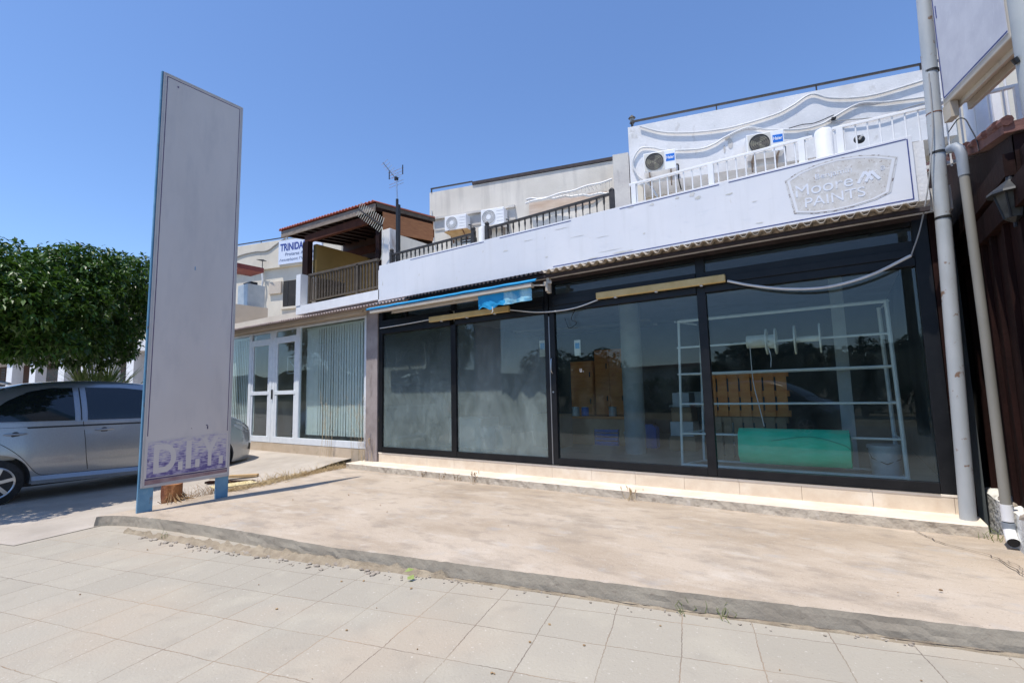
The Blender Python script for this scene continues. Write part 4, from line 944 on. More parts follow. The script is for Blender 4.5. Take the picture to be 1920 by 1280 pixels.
# light box sign
lb = empty('light_box_sign', (.96, 5.75, 0), radians(-16.5)*-1, 'big tilted blank light box seen from below at the top right', 'sign')
# local: x = thickness to the right, y = negative towards the camera
B('housing', M_signbox, lb, .0, .24, -.93, -.0, 3.95, 6.4, bevel=.01)
B('face', M_signface, lb, -.004, -.001, -.91, -.03, 4.0, 6.3)
m_ = MB(); m_.box(-.007, -.0045, -.91, -.035, 4.012, 4.022); m_.box(-.007, -.0045, -.040, -.030, 4.023, 6.3); m_.build('border_line', M_navy, lb)
m_ = MB(); m_.box(.08, .10, -.92, -.01, 3.90, 3.948); m_.box(.17, .20, -.92, -.01, 3.88, 3.948); m_.build('bottom_rib', M_signbox, lb)
m_ = MB(); m_.box(-.008, -.0045, -.075, -.065, 4.78, 4.90); m_.box(-.008, -.0045, -.07, -.06, 5.1, 5.18); m_.build('scuff', M_navy, lb)
B('corner_bracket', M_signbox, lb, .0, .06, -.10, .02, 3.80, 3.948)
p2 = empty('second_pole', (1.31, 4.85, 0), 0, 'grey steel pole at the right edge carrying the light box', 'pole')
MB().tube([(0, 0, -.1), (0, 0, 6.8)], .085, 24).build('shaft', mat('pole_grey_dark', (.38, .41, .41), (.45, .47, .46), scale=3, rough=.55), p2, smooth=True)
MB().tube([(-.08, -.03, 3.72), (-.10, -.04, 3.76)], .02, 8).build('bolt', M_dark, p2)

# ================================================================== TIMBER CABIN ON THE RIGHT
cbn = empty('timber_cabin', (0, 0, 0), 0, 'dark brown timber cabin with terracotta roof edge at the right', 'building')
B('side_glass', M_void, cbn, 1.16, 1.18, 5.76, 9, .3, 3.0)
B('side_panel', M_darkwood, cbn, 1.12, 1.2, 4.3, 5.75, .38, 3.0)
for y in (4.62, 5.02, 5.40, 5.70): B('post', M_darkwood, cbn, 1.085, 1.119, y, y+.055, .38, 2.78)
B('front_panel', M_darkwood, cbn, 1.21, 5, 4.7, 4.8, .38, 3.0)
B('post', M_darkwood, cbn, 1.10, 1.17, 6.55, 6.65, .38, 2.78); 
B('beam', M_darkwood, cbn, 1.06, 1.14, 4.3, 8.5, 2.60, 2.80)
B('beam', M_darkwood, cbn, 1.04, 1.10, 4.62, 8.5, 2.84, 3.0)
m_ = MB()
for (ya, za, yb, zb) in ((4.56, 3.20, 5.26, 3.36), (5.26, 3.36, 7.3, 4.02), (7.3, 4.02, 9, 4.55)):
    m_.quad((1.05, ya, za), (1.05, yb, zb), (5, yb, zb), (5, ya, za)); m_.quad((1.05, ya, za-.075), (1.05, yb, zb-.075), (1.05, yb, zb), (1.05, ya, za)); m_.quad((1.05, ya, za-.075), (1.05, yb, zb-.075), (5, yb, zb-.075), (5, ya, za-.075))
m_.quad((1.05, 4.56, 3.125), (5, 4.56, 3.125), (5, 4.56, 3.2), (1.05, 4.56, 3.2))
m_.build('roof', M_terra, cbn, fix=False)
m_ = MB()
for k in range(14): x = 1.07+.16*k; m_.tube([(x, 4.54, 3.205), (x, 4.9, 3.29)], .035, 8)
for k in range(12): y = 4.66+.30*k; z = 3.20+(y-4.56)*.27 if y > 5.26 else 3.215+(y-4.56)*.22; m_.tube([(1.045, y, z), (1.06, y+.26, z+.075)], [.03, .022], 8)
m_.build('roof_tile', M_terra, cbn)
m_ = MB(); m_.quad((1.10, 4.6, 2.9), (1.10, 8.9, 2.9), (1.10, 8.9, 4.4), (1.10, 5.26, 3.26), (1.10, 4.6, 3.12)); m_.box(1.1, 5, 4.6, 4.63, 2.85, 3.12); m_.build('gable_board', M_darkwood, cbn)
B('socket_box', mat('brown_box', (.12, .07, .06), rough=.5), cbn, 1.07, 1.084, 4.7, 4.8, 1.05, 1.25)
lw = MB(); nn = 60
for i in range(nn+1):
    y = lerp(4.2, 6.6, i/nn)
    for (x, z) in ((1.01+.015*N(y, 0, 0, 3), .0), (1.02+.012*N(y, 2, 0, 4), .2), (1.035+.012*N(y, 4, 0, 4), .385+.02*N(y, 1, 0, 5)), (1.06, .40+.025*N(y, 7, 0, 5)), (1.2, .41)): lw.v.append((x, y, z))
for i in range(nn):
    for k in range(4): a = i*5+k; lw.f.append((a, a+5, a+6, a+1))
lwo = lw.build('low_wall', M_lowwall); tag(lwo, 'rough white plastered low wall below the timber cabin', 'wall')
for k, (x, y, r_) in enumerate(((1.04, 5.1, .035), (1.07, 5.2, .045), (1.03, 5.0, .05), (1.06, 4.9, .04), (1.05, 5.55, .03), (1.02, 5.75, .03), (1.06, 5.85, .04))):
    mm = MB(); stone(mm, (x, y, .43+r_*.4), r_, k*3+1); st = mm.build('stone', M_stone); tag(st, 'pale broken stones lying along the top of the low white wall', 'stone', 'stones on the low wall')
lt = empty('wall_lantern', (1.065, 4.64, 2.64), 0, 'old black wall lantern hanging on the brown cabin wall', 'lantern')
MB().tube([(0, 0, -.09), (0, 0, .07)], [.045, .08], 6).build('glass_body', mat('lantern_glass', (.05, .05, .045), (.11, .11, .1), scale=9, rough=.25), lt)
m_ = MB()
for k in range(6):
    a = 2*pi*k/6; m_.tube([(.047*cos(a), .047*sin(a), -.09), (.082*cos(a), .082*sin(a), .07)], .006, 5)
m_.tube([(0, 0, -.12), (0, 0, -.09)], [.01, .05], 8); m_.tube([(0, 0, -.15), (0, 0, -.12)], .010, 6); m_.build('cage', M_dark, lt)
MB().tube([(0, 0, .07), (0, 0, .085), (0, 0, .14), (0, 0, .16), (0, 0, .20)], [.12, .115, .045, .02, .015], 12).build('cap', mat('lantern_black', (.015, .017, .02), (.03, .033, .036), scale=20, rough=.5), lt)
m_ = MB(); m_.tube(curve([(.03, .02, .2), (.06, .04, .1), (.09, .06, -.02), (.115, .09, .0)], 5), .012, 6); m_.tube([(.03, .10, .0), (.045, .12, .0)], .07, 12); m_.build('arm', M_dark, lt); lt.scale = (1.08, 1.08, 1.08)

# ================================================================== AWNING, LAMPS AND CABLES ON THE FRONT
aw = empty('awning', (0, 0, 0), 0, 'rolled up blue awning with a torn faded valance over the left shop windows', 'awning')
m_ = MB(); nn = 60
for i in range(nn+1):
    x = lerp(-6.88, -3.36, i/nn); j = .006*N(x, 0, 0, 4)
    for (y, z) in ((5.66, 2.99), (5.575, 2.968), (5.545, 2.945), (5.55, 2.925)): m_.v.append((x, y, z+j))
for i in range(nn):
    for k in range(3): a = i*4+k; m_.f.append((a, a+1, a+5, a+4))
m_.build('fabric_roll', M_awn, aw, smooth=True)
B('front_bar', M_box, aw, -6.80, -3.44, 5.56, 5.64, 2.865, 2.920, bevel=.004)
B('front_bar', M_box, aw, -6.3, -4.4, 5.645, 5.70, 2.83, 2.862)
m_ = MB(); NXX, NZ = 44, 10
for j in range(NZ+1):
    for i in range(NXX+1):
        u = i/NXX; t = j/NZ; x = lerp(-4.40, -3.46, u); bot = 2.655+(.022*sin(u*19)*(1 if u < .5 else .5))+.035*u+.02*N(u*3, 0, 0, 2)
        z = lerp(2.862, bot, t); m_.v.append((x+.02*t*N(u*4, t, 3, 2), 5.60+.018*sin(u*19+t)*t*.7+.012*N(u*8, t*3, 0, 2), z))
for j in range(NZ):
    for i in range(NXX):
        a = j*(NXX+1)+i
        m_.f.append((a, a+1, a+NXX+2, a+NXX+1))
vo = m_.build('valance', M_awn, aw, smooth=True); vo.data.materials.append(M_awnpale)
for i, p in enumerate(vo.data.polygons): p.material_index = 1 if p.center.x > -3.93+.05*N(p.center.z, 0, 0, 9) else 0
MB().tube([(-4.13, 5.59, 2.67), (-4.12, 5.585, 2.60), (-4.14, 5.585, 2.58)], .006, 5).build('cord', M_tube, aw)
m_ = MB(); m_.bar((-3.46, 5.6, 2.89), (-3.27, 5.72, 2.89), .02, .02); m_.bar((-6.6, 5.9, 2.9), (-6.3, 5.66, 2.86), .025, .03); m_.build('arm', M_box, aw)
def batten(label, x0, x1):
    o = MB().box(x0, x1, 5.895, 5.952, 2.635, 2.725).build('light_batten', M_yel, bevel=.01); tag(o, label, 'lamp', 'yellowed lamp fittings on the shop front')
    m_ = MB()
    for k in range(3):
        x = lerp(x0, x1, (k+.5)/3); m_.box(x-.015, x+.015, 5.90, 5.94, 2.622, 2.634)
    m_.build('clip', M_tube, o)
batten('shorter yellowed lamp fitting below the torn blue awning', -5.70, -4.06)
batten('longer yellowed lamp fitting on the black transom at the middle of the shop', -2.64, -1.03)
def cable(label, pts, r, m=M_tube): return tag(MB().tube(curve(pts, 6), r, 8).build('cable', m, smooth=True), label, 'cable')
cable('white cable from the left shop corner to the shorter lamp fitting', [(-6.99, 5.96, 2.66), (-6.3, 5.93, 2.665), (-5.72, 5.93, 2.685)], .009)
cable('sagging white cable between the two yellowed lamp fittings', [(-4.05, 5.93, 2.66), (-3.64, 5.93, 2.58), (-3.29, 5.92, 2.55), (-2.95, 5.93, 2.565), (-2.63, 5.93, 2.63)], .009)
cable('thick white cable sagging from the longer fitting to the right', [(-1.01, 5.93, 2.645), (-.75, 5.92, 2.55), (-.40, 5.90, 2.46), (-.05, 5.88, 2.43), (.3, 5.85, 2.49), (.62, 5.80, 2.62)], .014)
cable('thin grey cord rising from the thick white cable to the tall pole', [(.62, 5.80, 2.62), (.70, 5.76, 2.85), (.775, 5.73, 3.17), (.83, 5.73, 3.5), (.87, 5.735, 3.8), (.885, 5.735, 4.3)], .006, M_grille)
cable('dark loose wire hanging from the thick cable end inside the window corner', [(-3.0, 5.98, 2.54), (-3.06, 5.985, 2.42), (-2.98, 5.985, 2.36), (-3.1, 5.985, 2.3), (-3.16, 5.985, 2.45)], .004, M_dark)
cable('thin wire running from the elbow pipe over the terracotta roof edge', [(.93, 5.5, 3.60), (.97, 5.35, 3.63), (1.005, 5.3, 3.60), (1.02, 5.25, 3.50), (1.04, 5.2, 3.36), (1.035, 5.15, 3.25)], .0045, M_dark)

# ================================================================== THINGS INSIDE THE SHOP
rk = empty('display_rack', (0, 6.72, .38), 0, 'tall white metal tube rack standing behind the right shop windows', 'rack')
m_ = MB()
def rackframe(mm, y, xa, xb):
    mm.tube([(xa, y, .02), (xa+.06, y, 1.97)], .017, 8); mm.tube([(xb, y, .02), (xb-.03, y, 1.96)], .022, 8)
rackframe(m_, 0, -1.86, .49); m_.build('upright', M_rack, rk)
m_ = MB(); rackframe(m_, .52, -1.70, .45); m_.build('upright', M_rack, rk)
for z in (.04, 1.96): MB().tube([(-1.86 if z < 1 else -1.80, 0, z), (.48, 0, z)], .020, 8).build('rail', M_rack, rk)
for z in (.45, .84, 1.24, 1.60): MB().tube([(-1.84, 0, z), (.48, 0, z)], .013, 8).build('rod', M_rack, rk)
m_ = MB()
for z in (.04, .45, .84, 1.24, 1.96): m_.tube([(-1.85, 0, z), (-1.69, .52, z)], .012, 6); m_.tube([(.48, 0, z), (.45, .52, z)], .012, 6)
m_.tube([(-1.7, .52, .04), (.45, .52, .04)], .014, 6); m_.tube([(-1.68, .52, 1.24), (.45, .52, 1.24)], .012, 6); m_.build('brace', M_rack, rk)
# green netting roll on the lowest rod
gr_ = empty('green_roll', (-.56, 6.72, .745), 0, 'thick roll of bright green netting on the lowest rod of the rack', 'roll')
m_ = MB(); NR = 36; NL = 30
for i in range(NL+1):
    x = lerp(-.57, .57, i/NL)
    for k in range(NR):
        a = 2*pi*k/NR; r_ = .185+.010*N(x*2, cos(a)*2, sin(a)*2, 1.3)+(.015 if sin(a) < -.2 else 0)+.035*max(0, -sin(a))
        r_ += .006*((k/NR*3+x*.2) % 1); m_.v.append((x+.01*N(cos(a), sin(a), 0, 3)*(1 if i in (0, NL) else 0), cos(a)*r_*.85, sin(a)*r_-.02))
for i in range(NL):
    for k in range(NR): a = i*NR+k; b_ = i*NR+(k+1) % NR; m_.f.append((a, b_, b_+NR, a+NR))
m_.f.append(tuple(reversed(range(NR)))); m_.f.append(tuple(NL*NR+k for k in range(NR)))
m_.build('roll', M_green, gr_, smooth=True)
m_ = MB()
for k in range(3):
    m_.tube([(.572+.006*k, cos(2*pi*j/24)*(.165-.05*k)*.85, sin(2*pi*j/24)*(.165-.05*k)-.02) for j in range(25)], .006, 5)
m_.tube(curve([(-.2, -.155, .04), (.2, -.16, .1), (.5, -.165, .02), (.57, -.165, -.03)], 6), .0035, 5)
m_.build('roll_edge', mat('green_dark', (.0, .25, .17), rough=.8), gr_)
def spool(label, x, wdt, r_, full):
    s = empty('spool', (x, 6.72, 1.98), 0, label, 'spool')
    for k, xx in enumerate((0, wdt)): MB().tube([(xx-.008, 0, 0), (xx+.008, 0, 0)], r_, 28).build('flange', M_spool, s, smooth=True)
    MB().tube([(0, 0, 0), (wdt, 0, 0)], full, 20).build('core', M_spool, s, smooth=True); return s
spool('right cream spool with wide empty core on the upper rod', -.44, .255, .175, .035)
spool('narrow cream spool with half its cord left on the upper rod', -.745, .10, .16, .085)
fl = MB().tube([(-.97, 6.72, 1.99), (-.76, 6.72, 1.99)], .08, 20).build('rope_coil', M_spool, smooth=True); tag(fl, 'pale rope wound on the upper rod left of the spools', 'rope')
cable('thin white string hanging from the wound rope down to the green roll', [(-.93, 6.65, 1.93), (-.92, 6.64, 1.5), (-.87, 6.6, 1.2), (-.83, 6.6, .95)], .005)
cable('short white string hanging below the narrow spool', [(-.72, 6.6, 1.90), (-.70, 6.6, 1.78), (-.71, 6.6, 1.66)], .005)
def bucket(name, label, x, y, r_, h_, m, cat='bucket', lid=False):
    t = empty(name, (x, y, .38), 0, label, cat)
    MB().tube([(0, 0, .0), (0, 0, h_*.9), (0, 0, h_*.9), (0, 0, h_)], [r_*.86, r_, r_*1.06, r_*1.06], 24).build('body', m, t, smooth=True)
    MB().tube([(-r_, 0, h_*.9), (-r_*.8, -r_*.6, h_*.6), (0, -r_*1.03, h_*.45), (r_*.8, -r_*.6, h_*.6), (r_, 0, h_*.9)], .005, 6).build('handle', M_dark, t)
bucket('paint_bucket', 'pale grey bucket on the floor inside the lower right end of the rack', .33, 7.0, .16, .36, M_bucket)
bucket('paint_bucket', 'grey lidded bucket at the foot of the round interior column', -3.18, 8.45, .15, .30, M_bucket)
bl = empty('jerrycan', (-2.95, 8.75, .38), 0, 'deep blue plastic container right of the round interior column', 'container')
m_ = MB(); m_.prism([(-.13, 0), (.13, 0), (.13, .36), (.05, .42), (-.08, .42), (-.13, .36)], 'y', -.1, .1); m_.build('body', M_blueplast, bl, bevel=.02)
MB().tube([(.07, 0, .41), (.07, 0, .45)], .03, 12).build('cap', M_dark, bl)
cr = empty('blue_crate', (-3.85, 9.0, .38), 0, 'dark blue crate on the floor before the orange cabinets', 'crate')
m_ = MB()
for k in range(4): m_.box(-.25, .25, -.18, -.165, .02+.075*k, .075+.075*k)
m_.box(-.25, -.235, -.18, .18, 0, .31); m_.box(.235, .25, -.18, .18, 0, .31); m_.box(-.25, .25, .165, .18, 0, .31); m_.box(-.25, .25, -.18, .18, 0, .015); m_.build('body', M_blueplast, cr)
# cabinets at the back
def cabinet(name, label, x0, x1, y, z0, z1, doors, m, dep=.45):
    t = empty(name, ((x0+x1)/2, y, 0), 0, label, 'cabinet'); wdt = (x1-x0)
    B('carcass', m, t, -wdt/2, wdt/2, 0, dep, z0, z1)
    for k in range(doors):
        a = -wdt/2+wdt*k/doors+.01; c = -wdt/2+wdt*(k+1)/doors-.01
        for zz0, zz1 in ((z0+.02, (z0+z1)/2-.01), ((z0+z1)/2+.01, z1-.02)):
            d = B('door', m, t, a, c, -.02, -.001, zz0, zz1, bevel=.003); B('handle', M_dark, d, c-.06, c-.04, -.04, -.021, (zz0+zz1)/2-.05, (zz0+zz1)/2+.05)
cabinet('wooden_cabinet', 'lower left orange wooden cabinet seen through the door pane', -4.66, -4.16, 9.0, .94, 2.03, 1, M_orange)
cabinet('wooden_cabinet', 'taller right orange wooden cabinet seen through the door pane', -4.14, -3.50, 9.05, .94, 2.24, 2, M_orange)
ct = empty('counter', (-4.05, 8.9, .38), 0, 'pale wooden counter below the orange cabinets', 'counter')
B('top', M_orange, ct, -.75, .7, -.1, .5, .50, .55); B('front', mat('counter_wood', (.52, .30, .15), (.60, .38, .2), scale=4, rough=.7), ct, -.7, .65, -.05, .45, .0, .499)
bs = empty('boxes', (-3.05, 9.6, .38), 0, 'white folding table with boxes behind the round column', 'table')
B('top', M_rack, bs, .2, 1.4, 0, .5, .70, .73)
for x in (.25, 1.3): B('leg', M_rack, bs, x, x+.03, .05, .08, 0, .70)
def cbox(label, x0, x1, y0, y1, z0, z1, m): tag(MB().box(x0, x1, y0, y1, z0, z1).build('storage_box', m, bevel=.005), label, 'box')
M_card = mat('cardboard', (.3, .2, .12), (.36, .25, .15), scale=4, rough=.9)
cbox('pale storage box on the white table inside the shop', -2.7, -2.2, 9.65, 10.0, 1.112, 1.36, M_rack)
cbox('brown cardboard box on the floor under the white table', -2.3, -1.9, 9.7, 10.1, .382, .75, M_card)
# pallets leaning at the right part
def pallet(label, x, y, z, wdt, hgt, m):
    t = empty('pallet', (x, y, z), 0, label, 'pallet')
    m2 = MB()
    for k in range(7): a = wdt*k/7; m2.box(a, a+wdt/7-.025, -.02, 0, 0, hgt)
    m2.build('slats', m, t); m2 = MB()
    for k in range(3): a = (hgt-.08)*k/2; m2.box(0, wdt, .001, .09, a, a+.08)
    m2.build('runners', m, t)
pallet('orange brown pallet standing behind the rack, upper of the two', -1.66, 7.5, 1.02, 1.05, .62, M_orange)
pallet('brown pallet standing on the floor behind the green roll', -1.60, 7.52, .381, .95, .63, M_card)
for k, (x, y, z, m) in enumerate(((-4.55, 8.95, .93, M_rack), (-4.35, 8.98, .93, M_blueplast), (-3.75, 8.95, .93, M_bucket))):
    t = empty('paint_tin', (x, y, z), 0, ['white paint tin at the left end of the counter top', 'blue paint tin beside the white one on the counter', 'grey paint tin at the right half of the counter top'][k], 'tin')
    MB().tube([(0, 0, 0), (0, 0, .17)], .075, 20).build('can', m, t, smooth=True); MB().tube([(0, 0, .171), (0, 0, .18)], .078, 20).build('lid', M_rim, t)
for k in range(4):
    cbox(['lowest carton of the stack right of the round column', 'second carton from below in the stack right of the round column', 'third carton from below in the stack right of the round column', 'topmost carton of the stack right of the round column'][k], -2.55+.03*k, -2.12-.02*k, 8.5, 8.9, .382+.245*k, .62+.245*k, (M_card, M_rack, M_card, M_bucket)[k])
# left part: dusty junk behind the first two panes
for (lab, x0, x1, y0, y1, z0, z1, m) in (
    ('low pale box pile at the far left behind the dusty glass', -6.6, -5.8, 7.4, 8.0, .382, .95, M_rack),
    ('grey crate left of the first mullion behind the dusty glass', -5.7, -5.3, 7.2, 7.7, .382, .80, M_bucket),
    ('brown carton in the middle of the second dusty pane', -5.0, -4.4, 8.0, 8.5, .382, 1.0, M_card),
    ('dark cupboard behind the second dusty pane', -4.7, -4.0, 10.6, 11.2, .382, 2.2, M_darkwood)): cbox(lab, x0, x1, y0, y1, z0, z1, m)
def sticker(label, x0, x1, z0, z1):
    o = MB().box(x0, x1, 6.045, 6.047, z0, z1).build('paper_notice', mat('paper_old', (.52, .50, .40), (.6, .57, .48), scale=9, rough=.8)); tag(o, label, 'notice', 'paper notices on the door glass')
    MB().box(x0+.015, x1-.015, 6.0425, 6.0445, (z0+z1)/2-.01, z1-.04).build('blue_print', mat('print_blue', (.05, .25, .42), rough=.7), o)
sticker('paper notice with blue print just left of the door mullion', -3.625, -3.525, 1.93, 2.17)
sticker('paper notice with blue print near the top of the door pane', -3.06, -2.965, 1.91, 2.13)
m_ = MB(); m_.box(-2.98, -2.975, 6.03, 6.034, 1.69, 1.73); m_.box(-2.98, -2.955, 6.03, 6.034, 1.685, 1.692); m_.box(-2.958, -2.953, 6.03, 6.034, 1.69, 1.73); m_.box(-2.935, -2.928, 6.03, 6.034, 1.685, 1.695)
tag(m_.build('door_sticker', M_tube), 'small white scrap of tape on the door glass', 'sticker')

# ================================================================== CAR
CX = -10.78
car = empty('parked_car', (CX, 3.1, 0), 0, 'silver parked saloon car standing half behind the tall blank sign', 'car')
def kp(tab, t):
    if t <= tab[0][0]: return tab[0][1]
    for (a, va), (b_, vb) in zip(tab, tab[1:]):
        if t <= b_: return lerp(va, vb, (t-a)/(b_-a))
    return tab[-1][1]
HW = [(.62, .55), (.70, .72), (.85, .81), (1.2, .855), (2, .875), (3.5, .88), (4.3, .875), (4.8, .855), (5.05, .80), (5.25, .69), (5.38, .5), (5.44, .25)]
BELT = [(.62, .92), (.75, 1.12), (1.05, 1.19), (1.65, 1.165), (2.5, 1.145), (3.3, 1.125), (4.2, 1.10), (4.6, 1.10), (4.85, 1.06), (5.05, .98), (5.22, .87), (5.36, .74), (5.44, .60)]
BOT = [(.62, .38), (.9, .26), (1.9, .26), (3.3, .225), (4.9, .21), (5.25, .23), (5.44, .34)]
ROOF = [(.62, .9), (.98, 1.20), (1.25, 1.40), (1.6, 1.61), (1.95, 1.705), (2.3, 1.74), (2.7, 1.755), (3.1, 1.745), (3.45, 1.71), (3.8, 1.60), (4.2, 1.38), (4.62, 1.12), (5.44, .55)]
def bodyx(y, z):
    w_ = kp(HW, y); bz = kp(BELT, y); bo = kp(BOT, y); t = (z-bo)/(bz-bo)
    return w_ - .05*max(0, .25-t)/.25 - .05*max(0, t-.55)/.45*1.2 - (.012 if .86 < t < .9 else 0)
def cabx(y, z):
    bz = kp(BELT, y); rz = 1.755; w_ = kp(HW, y)-.055
    return w_ - .34*((z-bz)/(rz-bz))**1.35 if z > bz else w_
ys = [.62+(5.44-.62)*i/96 for i in range(97)]
m_ = MB(); fr_ = [0, .08, .2, .35, .5, .65, .8, .92, 1]
for y in ys:
    bo, bz = kp(BOT, y), kp(BELT, y); sec = [(0, bo), (bodyx(y, bo)-.1, bo)] + [(bodyx(y, lerp(bo, bz, f_)), lerp(bo, bz, f_)) for f_ in fr_]
    sec += [(bodyx(y, bz)-.07, bz+.025), (bodyx(y, bz)*.6, bz+.055), (0, bz+.065)]
    full = sec + [(-x_, z_) for x_, z_ in reversed(sec[1:-1])]
    for x_, z_ in full: m_.v.append((x_, y-3.1, z_))
K = len(full)
for i in range(len(ys)-1):
    for k in range(K): a = i*K+k; b_ = i*K+(k+1) % K; m_.f.append((a, b_, b_+K, a+K))
m_.f.append(tuple(range(K))); m_.f.append(tuple(reversed([(len(ys)-1)*K+k for k in range(K)])))
body = m_.build('body', M_carpaint, car, smooth=True)
# wheel arches cut out
cut = MB()
for y in (1.62, 4.50): cut.tube([(.55, y-3.1, .33), (1.2, y-3.1, .33)], .375, 40); cut.tube([(-1.2, y-3.1, .33), (-.55, y-3.1, .33)], .375, 40)
co_ = cut.build('cutter', None); 
bm_ = body.modifiers.new('b', 'BOOLEAN'); bm_.operation = 'DIFFERENCE'; bm_.object = co_; bm_.solver = 'EXACT'
co_.parent = car
bpy.context.view_layer.update()
me = bpy.data.meshes.new_from_object(body.evaluated_get(bpy.context.evaluated_depsgraph_get())); body.modifiers.clear(); body.data = me; bpy.data.objects.remove(co_)
for p in me.polygons: p.use_smooth = True
try: me.set_sharp_from_angle(angle=radians(30))
except Exception: pass
# roof and pillars
m_ = MB()
ys2 = [.98+(4.62-.98)*i/70 for i in range(71)]
for y in ys2:
    bz = kp(BELT, y)-.02; rz = max(kp(ROOF, y), bz+.01); sec = []
    for f_ in (0, .25, .5, .75, .92): z_ = lerp(bz, rz, f_); sec.append((cabx(y, z_), z_))
    xr = cabx(y, rz); sec += [(xr-.03, rz-.004), (xr*.72, rz+.02), (xr*.35, rz+.032), (0, rz+.036)]
    full = sec + [(-x_, z_) for x_, z_ in reversed(sec[:-1])]
    for x_, z_ in full: m_.v.append((x_, y-3.1, z_))
K2 = len(full)
for i in range(len(ys2)-1):
    for k in range(K2-1): a = i*K2+k; m_.f.append((a, a+1, a+1+K2, a+K2))
m_.build('roof', M_carpaint, car, smooth=True)
def sidepatch(poly, side, off, name, m, parent, cab=True, n_=14):
    """polygon (y,z) laid on the flank, filled as a strip grid between its lower and upper edge"""
    ys_ = [p[0] for p in poly]; y0, y1 = min(ys_), max(ys_); mm = MB(); N_ = 26; fn = cabx if cab else bodyx
    def zr(y):
        zs = []
        for i in range(len(poly)):
            (a, za), (b2, zb) = poly[i], poly[(i+1) % len(poly)]
            if (a-y)*(b2-y) <= 0 and abs(a-b2) > 1e-9: zs.append(za+(zb-za)*(y-a)/(b2-a))
        return (min(zs), max(zs)) if zs else (0, 0)
    for i in range(N_+1):
        y = lerp(y0+1e-4, y1-1e-4, i/N_); za, zb = zr(y)
        for j in range(n_+1): z = lerp(za, zb, j/n_); mm.v.append((side*(fn(y, z)+off), y-3.1, z))
    for i in range(N_):
        for j in range(n_): a = i*(n_+1)+j; mm.f.append((a, a+1, a+n_+2, a+n_+1))
    return mm.build(name, m, parent, smooth=True)
rearw = [(1.42, 1.175), (2.46, 1.15), (2.46, 1.66), (2.2, 1.655), (1.95, 1.60), (1.72, 1.47), (1.5, 1.28)]
frontw = [(2.62, 1.15), (4.28, 1.125), (4.0, 1.36), (3.7, 1.52), (3.4, 1.615), (3.1, 1.655), (2.62, 1.665)]
G_car = glassmat('car_window', .01, tint=(.22, .30, .25), seed=2, base=.0, refl=1)
